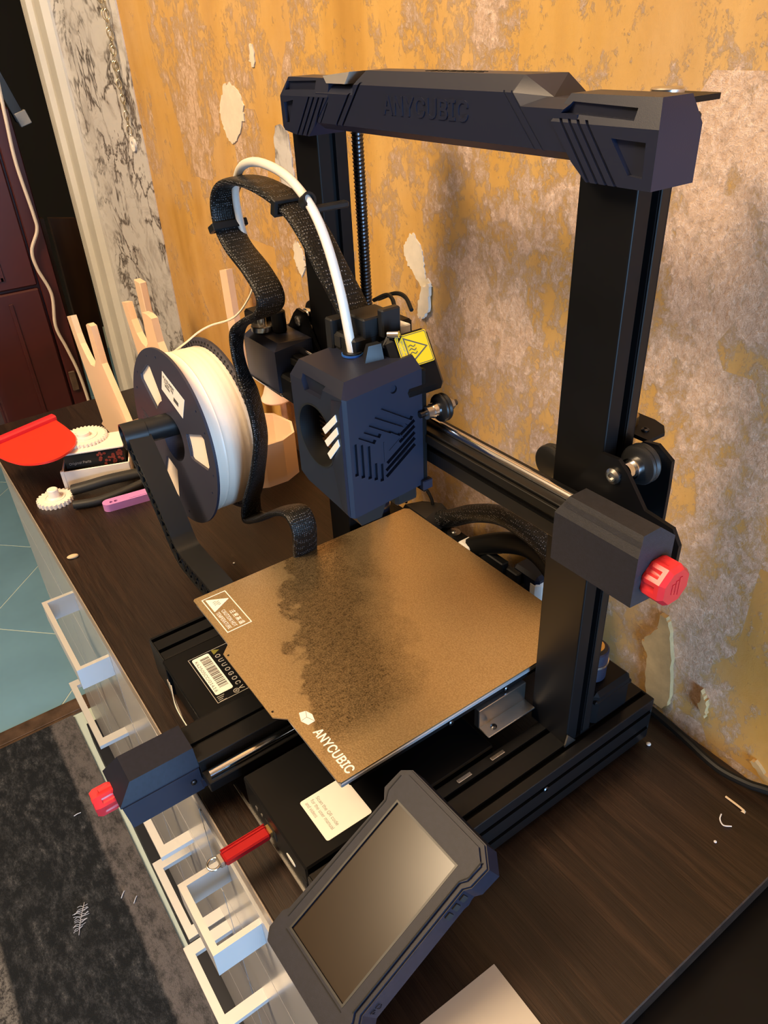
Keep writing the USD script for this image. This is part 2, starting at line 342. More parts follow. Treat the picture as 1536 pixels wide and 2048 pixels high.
# ------------------------------------------------------------------ scene helpers
TAKEN = {}
def numbered(parent, name):
    k = TAKEN.setdefault((parent, name), 0); TAKEN[(parent, name)] += 1
    return f'{parent}/{name}' if k == 0 else f'{parent}/{name}_{k:03d}'
def tag(prim, label=None, category=None, group=None, kind=None):
    for k, v in (('label', label), ('category', category), ('group', group), ('kind', kind)):
        if v: prim.SetCustomDataByKey(k, v)
BASE = {}
def thing(name, label, category, base, group=None, kind=None):
    p = numbered('/World', name); x = UsdGeom.Xform.Define(stage, p); b = A(base, float)
    x.AddTranslateOp().Set(Gf.Vec3d(*[float(v) for v in b + O])); BASE[p] = b
    tag(x.GetPrim(), label, category, group, kind); return p
def part(parent, name, mesh, material, label=None, smooth=32):
    """one Mesh prim under a thing, or under one of its parts"""
    p = numbered(parent, name); top = '/'.join(parent.split('/')[:3]); b = BASE[top]
    m = mesh.copy(); m.vertices = np.asarray(m.vertices) - b
    usdkit.mesh(stage, p, m, MATS[material], smooth=smooth)
    if label: stage.GetPrimAtPath(p).SetCustomDataByKey('label', label)
    return p
def solo(name, mesh, material, label=None, category=None, group=None, kind=None, base=None, smooth=32):
    """a thing, or a piece of the setting, that is one mesh"""
    p = numbered('/World', name); b = A(base, float) if base is not None else np.asarray(mesh.bounds).mean(0) * [1, 1, 0] + [0, 0, mesh.bounds[0][2]]
    m = mesh.copy(); m.vertices = np.asarray(m.vertices) - b
    g = usdkit.mesh(stage, p, m, MATS[material], smooth=smooth); g.AddTranslateOp().Set(Gf.Vec3d(*[float(v) for v in b + O]))
    BASE[p] = b; tag(g.GetPrim(), label, category, group, kind); return p

# ================================================================== THE ROOM
T, FL, YW = -.090, -.75, .165                                     # table top, floor, wall
CEIL = 1.72
wall = solo('wall_back', bx(-.80, 2.1, YW, YW + .1, FL, CEIL, 0), 'old_wall', 'ochre stained old wall with torn pinkish paper behind the 3D printer', kind='structure')
part(wall, 'wall_base', bx(-1.10, -.80, YW + .0015, YW + .1, FL, CEIL, 0), 'room_plaster')
def blob(pts, seed, jit=.003, n=7):
    P = spline([(x, z, 0) for x, z in pts + pts[:1]], n)[:-1, :2]; r = np.random.default_rng(seed)
    return Polygon(P + r.normal(0, jit, P.shape)).buffer(0)
for pts, sd in (([(-.489, .336), (-.466, .325), (-.464, .305), (-.490, .280), (-.507, .277), (-.520, .292), (-.522, .310), (-.505, .332)], 1),
                ([(-.378, .190), (-.366, .182), (-.362, .165), (-.370, .152), (-.380, .160), (-.384, .176)], 2),
                ([(-.470, .440), (-.455, .438), (-.452, .420), (-.466, .418)], 3), ([(-.43, .372), (-.422, .366), (-.424, .352), (-.433, .356)], 5),
                ([(-.395, .30), (-.372, .296), (-.366, .255), (-.385, .24), (-.402, .262)], 6)):
    part(wall, 'plaster_patch', prism(blob(pts, sd, .0012), 'y', YW - .0012, YW + .002), 'bare_plaster' if sd != 6 else 'marble_film', 'pale bare patch where the wallpaper is torn off', smooth=False)
# the half-moon tear right of the screw: bare plaster with a lifted flap below
part(wall, 'plaster_patch', prism(blob([(-.163, .232), (-.152, .214), (-.148, .198), (-.140, .190), (-.152, .186), (-.166, .196), (-.178, .208), (-.176, .222)], 8, .0008), 'y', YW - .001, YW + .002), 'bare_plaster', smooth=False)
part(wall, 'paper_flap', prism(blob([(-.150, .188), (-.140, .190), (-.142, .170), (-.150, .160), (-.157, .164)], 9, .0008), 'y', YW - .004, YW - .001), 'bare_plaster', 'curled pale flap of torn wallpaper', smooth=False)
for pts, sd in (([(.135, .005), (.143, .0), (.150, -.03), (.155, -.075), (.137, -.078), (.130, -.04), (.124, -.03), (.133, -.01)], 10), ([(.178, -.040), (.184, -.048), (.186, -.062), (.180, -.056)], 11)):
    part(wall, 'paper_flap', prism(blob(pts, sd, .0008), 'y', YW - .004, YW), 'torn_paper', 'loose strip of torn brownish wallpaper low on the wall', smooth=False)
part(wall, 'paper_flap', prism(blob([(.228, -.070), (.246, -.080), (.244, -.084), (.226, -.074)], 12, .0006), 'y', YW - .003, YW), 'torn_paper', smooth=False)

solo('wall_panel_marble', bx(-1.10, -.797, YW - .002, YW + .0015, FL, CEIL, 0), 'marble_film', 'strip of white marble-patterned film with grey veins between trim and ochre wall', kind='structure')
prof = [(-1.232, .0), (-1.232, -.012), (-1.216, -.018), (-1.185, -.018), (-1.178, -.010), (-1.150, -.010), (-1.142, -.016), (-1.108, -.016), (-1.099, -.006), (-1.099, .0)]
trim = solo('trim_1', prism([(x, YW + y) for x, y in prof] + [(-1.099, YW + .1), (-1.232, YW + .1)], 'z', FL, CEIL), 'trim_paint', 'cream painted moulded door frame upright left of the marble strip', kind='structure')
# the room beyond the doorway, the rest of the shell
solo('wall_left', bx(-3.3, -3.2, -3.0, 1.6, FL, CEIL, 0), 'painted_darkness', 'far wall of the unlit side room, darkness painted in', kind='structure')
solo('wall_passage', bx(-3.3, -1.232, 1.5, 1.6, FL, CEIL, 0), 'painted_darkness', 'end wall of the unlit side room, darkness painted in', kind='structure')
solo('wall_passage_side', bx(-1.232, -1.20, YW + .1, 1.6, FL, CEIL, 0), 'painted_darkness', 'side wall behind the door frame, darkness painted in', kind='structure')
wrp = Polygon([(-3.0, FL), (YW, FL), (YW, CEIL), (-3.0, CEIL)], [[(-.70, -.55), (-.02, -.55), (-.02, .45), (-.70, .45)]])
solo('wall_right', prism(wrp, 'x', 2.0, 2.1), 'room_dark', 'wall with a window out of view to the right', kind='structure')
solo('wall_front', bx(-3.3, 2.1, -2.6, -2.5, FL, CEIL, 0), 'room_dark', 'wall out of view on the far side of the room', kind='structure')
solo('ceiling', bx(-3.3, 2.1, -3.0, 1.6, CEIL, CEIL + .1, 0), 'ceiling_paint', 'off-white ceiling', kind='structure')
floor = solo('floor', bx(-3.3, 2.1, -3.0, 1.6, FL - .1, FL - .0012, 0), 'tile_grout', 'pale green diagonal floor tiles', kind='structure')
c45 = math.cos(math.pi / 4); S = .313
area = sbox(-2.9, -2.0, -.895, .9)
for i in range(-14, 10):
    for j in range(-12, 12):
        u0, v0 = -.986 * c45 * 2 ** .5 / 2 ** .5 + 0, 0
        a0, b0 = (-.986 + i * S * 2 ** .5) / 2 ** .5, (-1.105 + j * S * 2 ** .5) / 2 ** .5
        sq = [(a0 + .0018, b0 + .0018), (a0 + S - .0018, b0 + .0018), (a0 + S - .0018, b0 + S - .0018), (a0 + .0018, b0 + S - .0018)]
        q = Polygon([((a + b) * c45, (b - a) * c45) for a, b in sq]).intersection(area)
        if q.area > 1e-4:
            part(floor, 'tile', prism(q, 'z', FL - .012, FL), 'floor_tile', smooth=False)
solo('floor_threshold', cat(bx(-.898, -.868, -2.0, .10, FL - .006, FL + .004, .001), bx(-.905, -.862, -2.0, .10, FL - .006, FL + .0015, .0005)), 'threshold_metal', 'worn brown strip where the tiles meet the rug', kind='structure')
rv = trimesh.creation.box(extents=(2.2, 1.9, .012)); rv.apply_translation((-.862 + 1.1 + .005, -.1900 - .95, FL + .0005))
solo('runner_rug', rv, 'rug_pile', 'dark grey and black runner rug beside the drawer cabinet', 'rug')
r = np.random.default_rng(5)
for k, (x, y, w_) in enumerate([(-.43, -.235, 'nearer the feather, left one of two'), (-.41, -.222, 'nearer the feather, right one of two'), (-.62, -.25, 'below the front red knob')]):
    a = r.uniform(0, 3); d = A([math.cos(a), math.sin(a), 0]) * .006; c = A([x, y, FL + .008])
    solo('lint_bit', tube([c - d, c + d * .1 + [0, 0, .001], c + d], .0008, 5), 'lint', 'tiny pale bit of lint on the dark rug, ' + w_, 'lint')
fe = thing('feather', 'small pale downy feather lying on the black band of the rug', 'feather', (-.432, -.30, FL + .0065))
c0 = A([-.432, -.30, FL + .0085])
for k in range(26):
    t = k / 25; q = c0 + A([.034 * (t - .5), -.018 * (t - .5), .001]); a = 1.2 + (k % 2) * 2.9 + r.uniform(-.4, .4); L_ = .014 * (1 - .6 * abs(t - .4)) * r.uniform(.6, 1)
    part(fe, 'barb', tube([q, q + L_ * .5 * A([math.cos(a), math.sin(a), .2]), q + L_ * A([math.cos(a + .3), math.sin(a + .3), .1])], .00035, 4, 4), 'lint')
part(fe, 'quill', tube([c0 + [-.022, .012, 0], c0, c0 + [.024, -.010, 0]], .0005, 5), 'lint')

# ================================================================== TABLE BOARD AND DRAWER CABINET
tbt = thing('table_board', 'dark wenge board top with fine grain and pale front edge under the 3D printer', 'tabletop', (-.25, 0, T - .016))
part(tbt, 'board', bx(-.786, .2785, -.1662, .163, T - .016, T, .0008), 'wenge'); part(tbt, 'edge_band', bx(-.786, .2785, -.1674, -.1663, T - .0158, T - .0004, .0003), 'edge_band', 'pale strip along the front edge')
cab = thing('drawer_cabinet', 'glossy pale grey drawer cabinet with metal bracket handles under the dark board', 'cabinet', (-.25, 0, FL))
FR = lambda x: -.1685 - .010 * x
TOPZ = T - .0165
part(cab, 'body', prism([(-.77, FR(-.77) + .018), (.262, FR(.262) + .018), (.262, .158), (-.77, .158)], 'z', FL + .07, TOPZ), 'cabinet_gloss', smooth=False)
part(cab, 'plinth', prism([(-.765, FR(-.765) - .017), (.262, FR(.262) - .017), (.262, .15), (-.765, .15)], 'z', FL, FL + .055), 'plinth_dark', smooth=False)
cols = [(-.768, -.505), (-.5025, -.235), (-.2325, -.010), (-.0075, .262)]
rows = [(-.218, TOPZ - .002), (-.3705, -.2205), (-.523, -.373), (-.6785, -.5255)]
HANDLES = {(1, 0): (-.37, -.24, -.140, -.198, 'tall'), (1, 1): (-.428, -.303, -.300, -.1985, 'flat'), (2, 1): (-.127, -.036, -.300, -.203, 'flat'),
           (2, 0): (-.150, -.080, -.235, -.198, 'flat'), (3, 1): (-.052 + .02, .05, -.300, -.2105, 'flat'), (3, 0): (.031, .091, -.130, -.2045, 'tall')}
for i, (a, b) in enumerate(cols):
    for j, (z0, z1) in enumerate(rows):
        d = part(cab, 'drawer_front', prism([(a, FR(a)), (b, FR(b)), (b, FR(b) + .0165), (a, FR(a) + .0165)], 'z', z0, z1), 'cabinet_gloss', smooth=False)
        if (i, j) in HANDLES:
            x0, x1, z, yo, kd = HANDLES[(i, j)]; yb = FR(.5 * (x0 + x1)) + .002
            w, h = (.0045, .025) if kd == 'tall' else (.011, .005)
            U_ = Polygon([(x0, yb), (x0, yo), (x1, yo), (x1, yb), (x1 - w, yb), (x1 - w, yo + (.005 if kd == 'tall' else .007)), (x0 + w, yo + (.005 if kd == 'tall' else .007)), (x0 + w, yb)])
            part(d, 'handle', prism(U_, 'z', z - h / 2, z + h / 2), 'handle_metal', 'brushed metal bracket handle', smooth=False)

# ================================================================== 3D PRINTER
pr = thing('printer', 'black and navy desktop 3D printer with gold build plate in the middle of the board', '3D printer', (0, 0, T))
X, Y, Z = A([1., 0, 0]), A([0, 1., 0]), A([0, 0, 1.])
ZB = -.043                                                        # top of the base rails
def railsec(x0, x1, z0, z1, tops, sides, g=.0042, d=.004):
    P = rrect(x0, x1, z0, z1, .0008); C = []
    for x in tops: C.append(sbox(x - g / 2, z1 - d, x + g / 2, z1 + .01)); C.append(sbox(x - g, z1 - d - .002, x + g, z1 - d + .0012))
    for s, z in sides:
        xx = x0 if s < 0 else x1; a, b = sorted((xx + s * .01, xx - s * d)); C.append(sbox(a, z - g / 2, b, z + g / 2))
    return P.difference(unary_union(C))
lr = part(pr, 'base_rail', prism(railsec(-.1395, -.1065, -.084, ZB, [-.1345, -.1185], [(-1, -.055), (-1, -.072)]), 'y', -.143, .131), 'black_rail', smooth=False)
rr = part(pr, 'base_rail', prism(railsec(.1235, .1605, -.084, ZB, [.1335, .1515], [(1, -.055), (1, -.072)]), 'y', -.143, .131), 'black_rail', smooth=False)
for rail, x0, x1 in ((lr, -.139, -.107), (rr, .124, .16)):
    part(rail, 'end_cap', bx(x0, x1, -.1445, -.143, -.083, ZB - .0005, .0004), 'black_plastic'); part(rail, 'end_cap', bx(x0, x1, .131, .1325, -.083, ZB - .0005, .0004), 'black_plastic')
    for y in (-.12, .11): part(rail, 'foot', cyl(((x0 + x1) / 2, y, T), ((x0 + x1) / 2, y, -.084), .011, 20), 'grey_rubber')
def bolt(parent, p, d, r=.0024, h=.0014, m='screw_steel', name='bolt'):
    p = A(p, float); d = A(d, float) / np.linalg.norm(d)
    head = cut(lathe(p, p + d * h, [(0, r), (h * .55, r), (h, r * .62)], 18), cyl(p + d * h * .45, p + d * h * 2, r * .45, 6))
    return part(parent, name, head, m)
for y, z in ((-.062, -.056), (-.062, -.073), (.02, -.056)): bolt(rr, (.1605, y, z), X)
for y in (-.03, .0): part(rr, 'slot_nut', bx(.1262, .1290, y, y + .012, ZB - .0012, ZB + .0003, .0003), 'steel')
# power supply and control box between the rails
psu = part(pr, 'power_supply', cat(bx(-.1063, -.0285, -.1450, .06, ZB - .0012, ZB, .0005), bx(-.104, -.03, -.1420, .06, -.081, ZB - .0012, .001)), 'black_metal')
part(psu, 'panel_edge', cat(bx(-.1063, -.0285, -.1455, -.1445, -.0462, ZB - .0012, .0003)), 'black_metal')
sm = .00025
part(psu, 'label_frame', plate2(Polygon([(-.0935, -.1285), (-.036, -.1285), (-.036, -.085), (-.0935, -.085)], [[(-.0930, -.128), (-.0365, -.128), (-.0365, -.0855), (-.0930, -.0855)]]), (0, 0, ZB), X, Y, sm), 'grey_print')
lab = part(psu, 'barcode_label', plate2(rrect(-.0915, -.0440, -.1262, -.1115, .0018), (0, 0, ZB + .0001), X, Y, sm), 'label_white', 'white serial number barcode label')
r = np.random.default_rng(12); bars = []; x = -.088
while x < -.049:
    w = r.choice([.0004, .0006, .0011]); bars.append(bx(x, x + w, -.1205, -.1130, ZB + .0003, ZB + .00045, 0)); x += w + r.choice([.0004, .0006, .0010])
part(lab, 'barcode', cat(*bars), 'label_ink')
part(lab, 'serial_number', words('K42505CC/01416', .0026, (-.0880, -.1252, ZB + .0003), X, Y, .0001, fit=.040), 'label_ink')
part(psu, 'printed_symbols', cat(*[words(c, .0040, (-.086 + .0062 * k, -.1085, ZB), X, Y, .0002, True) for k, c in enumerate('OUUOGOCV')], words('®', .006, (-.0425, -.1150, ZB), X, Y, .0002), *[bx(-.0425 + .0018 * k, -.0418 + .0018 * k, -.1265, -.1265 + .006 - .0012 * (k % 3), ZB, ZB + .0002, 0) for k in range(4)]), 'grey_print')
for k in range(3): part(psu, 'lead_wire', tube([(-.098 + .004 * k, -.1470, -.056), (-.080 + .003 * k, -.1490 - .001 * k, -.066), (-.055 + .003 * k, -.1500, -.078 + .002 * k), (-.036, -.1480, -.084)], .0007, 6), 'steel')
part(psu, 'warning_mark', plate2([(-.0935 + .0, -.1085), (-.0868, -.1085), (-.090, -.1025)], (.0, 0, ZB), X, Y, sm), 'green_pcb')
cb = part(pr, 'control_box', cat(bx(.0345, .1195, -.1430, .01, -.0845, -.0438, .0012)), 'black_metal', 'flat black electronics box')
part(cb, 'bottom_strip', bx(.012, .1225, -.1445, -.1425, -.0758, -.0750, .0002), 'steel', 'thin bright metal edge')
part(cb, 'port', cat(bx(.049, .0525, -.1436, -.1428, -.062, -.0595, .0003), bx(.0575, .060, -.1436, -.1428, -.060, -.0582, .0003)), 'steel')
part(cb, 'oval_sticker', place(trimesh.creation.extrude_polygon(affinity.scale(Point(0, 0).buffer(.0022), 2.6, 1), .0004, engine='earcut'), (.098, -.1430, -.0605), X, Z), 'label_white')
part(cb, 'port_slot', bx(.064, .0785, -.1434, -.1428, -.0655, -.0565, .0003), 'dark_gap'); part(cb, 'port_slot', bx(.112, .118, -.1434, -.1428, -.068, -.060, .0003), 'dark_gap')
stk = part(cb, 'sticker', plate2(rrect(.0765, .1115, -.1225, -.0880, .0016), (0, 0, -.0438), X, Y, .0003), 'label_white', 'white sticker with two lines of small grey print')
part(stk, 'small_print', cat(words('Scan the QR code', .0024, (.0795, -.1120, -.0435), X, Y, .0001, fit=.026), words('for the user manual', .0024, (.0795, -.1160, -.0435), X, Y, .0001, fit=.027), words('and videos', .0024, (.0795, -.1200, -.0435), X, Y, .0001, fit=.013)), 'grey_print')
# y axis beam with guide rods, belt and tensioner
yb = part(pr, 'y_axis_beam', prism(railsec(-.027, .0095, -.062, -.0385, [-.0065], []), 'y', -.1635, .125), 'black_rail', smooth=False)
part(yb, 'beam_step', bx(-.0305, -.0255, -.150, .12, -.058, -.0415, .0005), 'black_rail')
part(yb, 'guide_rod', cyl((.0165, -.160, -.047), (.0165, .12, -.047), .0030, 20), 'chrome', 'bright steel guide rod'); part(yb, 'guide_rod', cyl((-.034, -.145, -.047), (-.034, .12, -.047), .0028, 20), 'chrome', 'bright steel guide rod')
part(yb, 'rod_seat', bx(.0095, .0225, -.163, .12, -.058, -.049, .0005), 'black_rail'); part(yb, 'belt', bx(-.0095, -.0035, -.165, .12, -.0425, -.0412, .0002), 'black_cable')
def rect3(x0, x1, y0, y1, z): return [(x0, y0, z), (x1, y0, z), (x1, y1, z), (x0, y1, z)]
tb = part(pr, 'belt_tensioner', hull(rect3(-.0225, .0030, -.2085, -.1635, -.0300) + rect3(-.0300, .0075, -.2195, -.1635, -.0440) + rect3(-.0300, .0075, -.2195, -.1635, -.0455)), 'navy_flat', 'faceted navy tensioner cover at the front')
part(tb, 'tensioner_body', hull(rect3(-.0295, .0080, -.2185, -.1640, -.0455) + rect3(-.0270, .0095, -.2160, -.1640, -.0660)), 'navy_plastic'); part(tb, 'side_tab', bx(.004, .0098, -.166, -.158, -.066, -.056, .0015), 'navy_plastic')
bolt(tb, (.0088, -.1700, -.0555), X, .0022)
def knob(parent, p, d, r, h):
    x, y, d = frame_of(d); sect = []
    for k in range(32):
        t = 2 * math.pi * k / 32; rr_ = r * (.86 + .14 * math.cos(4 * t) ** 2 * (1 if k % 4 else 1)); sect.append((rr_ * math.cos(t), rr_ * math.sin(t)))
    oct_ = [(r * math.cos(math.pi / 4 * k + .39), r * math.sin(math.pi / 4 * k + .39)) for k in range(8)]; p = A(p, float)
    m = hull([p + a * x + b * y + d * t for t, s in ((0, .92), (h * .15, 1.0), (h * .8, 1.0), (h, .84)) for a, b in [(s * u, s * v) for u, v in oct_]])
    cuts = [cyl(p + (r * 1.10) * (math.cos(t) * x + math.sin(t) * y) - d * .001, p + (r * 1.10) * (math.cos(t) * x + math.sin(t) * y) + d * h * .62, r * .26, 12) for t in [math.pi / 4 * k + .39 + math.pi / 8 for k in range(8)]]
    k_ = part(parent, 'knob', cut(m, *cuts), 'red_plastic', 'faceted red plastic knob')
    part(k_, 'mark', cat(*[place(trimesh.creation.box(extents=(r * .16, r * .9 - r * .2 * i, .0004)), p + d * (h + .0001) + x * (r * .22 * (i - 1)), x, y) for i in range(3)]), 'red_plastic')
    return k_
knob(tb, (-.0130, -.2185, -.0515), -Y, .0105, .0145)
# heated bed
bd = part(pr, 'heated_bed', cat(bx(-.1085, .1095, -.1072, .108, -.0060, -.0026, .0006)), 'plate_edge')
part(bd, 'magnetic_sheet', bx(-.109, .109, -.107, .1075, -.0027, -.0009, .0003), 'black_plastic')
part(bd, 'carriage', cat(bx(-.075, .100, -.075, .085, -.0205, -.0175, .0005), bx(-.10, .1075, -.10, .10, -.0125, -.0060, .001)), 'black_metal')
part(bd, 'carriage_bracket', cat(bx(.1105, .1215, .003, .047, -.0298, -.0285, .0004), bx(.1060, .1112, .003, .047, -.0298, -.012, .0004)), 'steel', 'bare bent metal bracket under the bed')
bolt(bd, (.1165, .012, -.0285), Z, .0023)
for y in (-.03, .06): part(bd, 'roller', cyl((.02, y, -.037), (.02, y, -.028), .0085, 20, .001), 'black_plastic')
for x, y in ((.1085, -.02), (.1085, .03)): bolt(bd, (x, y, -.009), X, .0022)
# removable steel sheet with tab and cut corner at the back
sheet = Polygon([(-.1085, -.1085), (-.0445, -.1085), (-.0370, -.1160), (.0390, -.1160), (.0465, -.1085), (.1085, -.1085), (.1100, -.1070), (.1100, .1085), (-.1065, .1085), (-.110, .105), (-.110, -.107)])
for hx in (-.0335, .0345): sheet = sheet.difference(Point(hx, -.1135).buffer(.0009))
bp = part(pr, 'build_plate', prism(sheet, 'z', -.0008, .0002), 'gold_sheet', 'gold textured steel build plate with glue smear and painted dark reflection', smooth=False)
ZP = .0002
part(bp, 'warning_frame', plate2(sbox(-.1045, -.1035, -.0560, -.0825).difference(sbox(-.1037, -.1027, -.0568, -.0833)), (0, 0, ZP), X, Y, .0002), 'white_print')
trg = Polygon([(-.1020, -.1005), (-.0850, -.1005), (-.0935, -.0850)]).buffer(.0004)
wt = part(bp, 'warning_triangle', plate2(trg, (0, 0, ZP), X, Y, .0002), 'white_print')
part(wt, 'heat_symbol', cat(*[tube([(-.0955 + .002 * k, -.0975, ZP + .0003), (-.0962 + .002 * k, -.0958, ZP + .0003), (-.0948 + .002 * k, -.0942, ZP + .0003), (-.0955 + .002 * k, -.0925, ZP + .0003)], .0002, 5) for k in range(3)]), 'grey_print')
part(bp, 'warning_text', cat(words('CAUTION HOT', .0031, (-.0830, -.0963, ZP), X, Y, .0002, fit=.0235), words('TEMPERATURE', .0031, (-.0830, -.1010, ZP), X, Y, .0002, fit=.0235)), 'white_print')
def glyph(kind):                                                   # the four strokes-built characters of the upper warning line
    st = {'a': [((0, .8), (.2, .7)), ((0, .5), (.2, .4)), ((0, 0), (.2, .25)), ((.55, 1), (.65, .88)), ((.3, .8), (1, .8)), ((.35, .45), (.95, .45)), ((.3, .03), (1, .03)), ((.65, .8), (.65, .03))],
          'b': [((.1, .9), (.9, .9)), ((.5, 1), (.5, .9)), ((.0, .72), (1, .72)), ((.2, .58), (.8, .58)), ((.2, .45), (.8, .45)), ((.2, .32), (.8, .32)), ((.2, .58), (.2, .32)), ((.8, .58), (.8, .32)), ((.1, .2), (.05, .02)), ((.3, .05), (.75, .05)), ((.9, .2), (.97, .05))],
          'c': [((.5, 1), (.5, .85)), ((0, .85), (1, .85)), ((.25, .7), (.75, .7)), ((.25, .7), (.25, .52)), ((.75, .7), (.75, .52)), ((.25, .52), (.75, .52)), ((.05, .4), (.95, .4)), ((.05, .4), (.05, 0)), ((.95, .4), (.95, 0)), ((.3, .28), (.7, .28)), ((.3, .28), (.3, .08)), ((.7, .28), (.7, .08)), ((.3, .08), (.7, .08))],
          'd': [((0, .9), (.2, .8)), ((0, .6), (.2, .5)), ((0, .05), (.2, .3)), ((.4, 1), (.9, 1)), ((.4, .78), (.9, .78)), ((.4, .58), (.9, .58)), ((.4, 1), (.4, .58)), ((.9, 1), (.9, .58)), ((.35, .42), (.95, .42)), ((.35, .42), (.35, .05)), ((.55, .42), (.55, .05)), ((.75, .42), (.75, .05)), ((.95, .42), (.95, .05)), ((.28, .03), (1, .03))]}[kind]
    return unary_union([LineString(s).buffer(.045, cap_style=2) for s in st])
part(bp, 'warning_text', cat(*[plate2(affinity.affine_transform(glyph(c), [.0040, 0, 0, .0042, -.0785 + .0052 * k, -.0912]), (0, 0, ZP), X, Y, .0002) for k, c in enumerate('abcd')]), 'white_print')
part(bp, 'logo_word', words('ANYCUBIC', .0062, (.0660, -.1010, ZP), X, Y, .0002, True, fit=.0410), 'white_print')
lg = [Polygon([(.0478, -.0990), (.0540, -.1022), (.0572, -.0985), (.0505, -.0952)]), ]
hexa = Polygon([(.0465, -.1000), (.0535, -.1025), (.0592, -.1002), (.0590, -.0950), (.0530, -.0935), (.0478, -.0955)])
part(bp, 'logo_cube', plate2(hexa, (0, 0, ZP), X, Y, .0002), 'white_print')
part(bp, 'logo_lines', cat(*[tube([A(a) + [0, 0, 0], A(b)], .00022, 5) for a, b in (((.0530, -.0978, ZP + .0002), (.0535, -.1022, ZP + .0002)), ((.0530, -.0978, ZP + .0002), (.0478, -.0956, ZP + .0002)), ((.0530, -.0978, ZP + .0002), (.0588, -.0953, ZP + .0002)))]), 'grey_print')

# uprights
YG = .049
def upright(x0, x1, ztop, side):
    P = rrect(x0, x1, YG, YG + .0245, .0010)
    C = [sbox(x1 - .004 if s > 0 else x0 - .01, YG + .0100, x1 + .01 if s > 0 else x0 + .004, YG + .0148) for s in (-1, 1)]
    C += [sbox(xx - .0022, YG + .0205, xx + .0022, YG + .03) for xx in (x0 + .009, x1 - .009)]
    return part(pr, 'upright', prism(P.difference(unary_union(C)), 'z', ZB, ztop), 'black_metal', smooth=False)
ul = upright(-.1520, -.1185, .335, -1); ur = upright(.1165, .1500, .335, 1)
for u, s, x in ((ul, -1, -.1520), (ur, 1, .1500)):
    part(u, 'edge_strip', cat(bx(x - s * .0004, x + s * .0012, YG + .0155, YG + .0215, ZB + .004, .33, .0004)), 'black_rail')
part(ur, 'foot_bracket', plate2([(0, 0), (.011, 0), (.002, .011)], (.1502, YG - .002, ZB), Y, Z, .0012), 'steel', 'small bright metal gusset')
for x in (-.135, .1335):
    sc = part(pr, 'lead_screw', cyl((x if x > 0 else -.1275, .088, -.02), (x if x > 0 else -.1275, .088, .345), .0040, 14), 'screw_steel', 'threaded steel lead screw')
    xx = x if x > 0 else -.1275; th = np.arange(0, 2 * math.pi * 118, math.pi / 5); hz = np.linspace(.01, .33, len(th))
    part(sc, 'thread', sweep(np.c_[xx + .0041 * np.cos(th), .088 + .0041 * np.sin(th), hz], circ(.00075, 4)), 'screw_steel')
    part(sc, 'motor', cat(bx(xx - .018, xx + .018, .075, .112, ZB + .0005, ZB + .032, .003), bx(xx - .0185, xx + .0185, .0745, .1125, ZB + .022, ZB + .026, .003)), 'black_metal')
    cp = part(sc, 'coupling', cyl((xx, .088, ZB + .0325), (xx, .088, ZB + .058), .0105, 28, .001), 'navy_plastic')
    part(cp, 'coupling_ring', ringm((xx, .088, ZB + .046), (xx, .088, ZB + .048), .0112, .0095), 'steel'); part(cp, 'coupling_top', ringm((xx, .088, ZB + .058), (xx, .088, ZB + .0595), .0070, .0045), 'brass')
# top beam
def addx(x0, x1, poly): return prism(poly, 'x', x0, x1)
ZT0, ZTE, ZT1 = .3222, .3440, .3545
def capm(x0, x1): return hull([(x, y, z) for x, i in ((x0, 1), (x1, -1)) for y, z in ((.0395, ZT0), (.0395, ZTE), (.0675, ZT0), (.0675, ZTE))] + [(x0 + .0045, .0440, ZT1), (x1 - .0035, .0440, ZT1), (x0 + .0045, .063, ZT1), (x1 - .0035, .063, ZT1)])
def slanted(xa, xb, za, zb, w, y0, y1): return prism([(xa, za), (xa + w, za), (xb + w, zb), (xb, zb)], 'y', y0, y1)
capL = hull([(x, y, z) for x in (-.1465,) for y, z in ((.0395, .3262), (.0395, ZTE + .001), (.0675, .3262), (.0675, ZTE + .001))] + [(x, y, .3222) for x in (-.1290, -.1120) for y in (.0395, .0675)] + [(-.1440, y, .3240) for y in (.0395, .0675)] + [(x, y, .3560) for x in (-.1395, -.088) for y in (.0435, .063)] + [(x, y, .346) for x in (-.0850,) for y in (.0395, .0675)])
capR = hull([(x, y, z) for x in (.1635,) for y, z in ((.0395, .3200), (.0395, .3430), (.0675, .3200), (.0675, .3430))] + [(x, y, .3200) for x in (.1285,) for y in (.0395, .0675)] + [(x, y, .3430) for x in (.1050,) for y in (.0395, .0675)] + [(x, y, .3275) for x in (.1190,) for y in (.0395, .0675)] + [(x, y, .3540) for x in (.1120, .1600) for y in (.0440, .063)])
mid = hull([(x, y, z) for x in (-.1000, .120) for y, z in ((.0400, .3310), (.0400, .3480), (.0450, .3520), (.0455, .3270), (.0660, .3270), (.0660, .3520))])
ris = hull([(x, .0400, .3535) for x in (-.0560, .0790)] + [(x, .0400, .3400) for x in (-.060, .092)] + [(x, .0460, .3605) for x in (-.0500, .0810)] + [(x, .0620, .3605) for x in (-.05, .0930)] + [(x, .066, .352) for x in (-.06, .102)] + [(.1000, .0460, .3520)])
tbm = tri(man(capL) + man(capR) + man(mid) + man(ris))
G = []
for k in range(4): G.append(slanted(-.1090 + .0060 * k, -.1320 + .0060 * k, .3455, .318, .0022, .030, .0408))
G.append(slanted(-.0870, -.1050, .3430, .322, .0014, .030, .0406))
for k in range(2): G.append(slanted(-.0500 + .0068 * k, -.0830 + .0068 * k, .362, .326, .0022, .030, .0412 if k > 5 else .0412))
for k in range(2): G.append(slanted(.0720 + .0052 * k, .0975 + .0052 * k, .3545, .3285, .0012, .030, .0407))
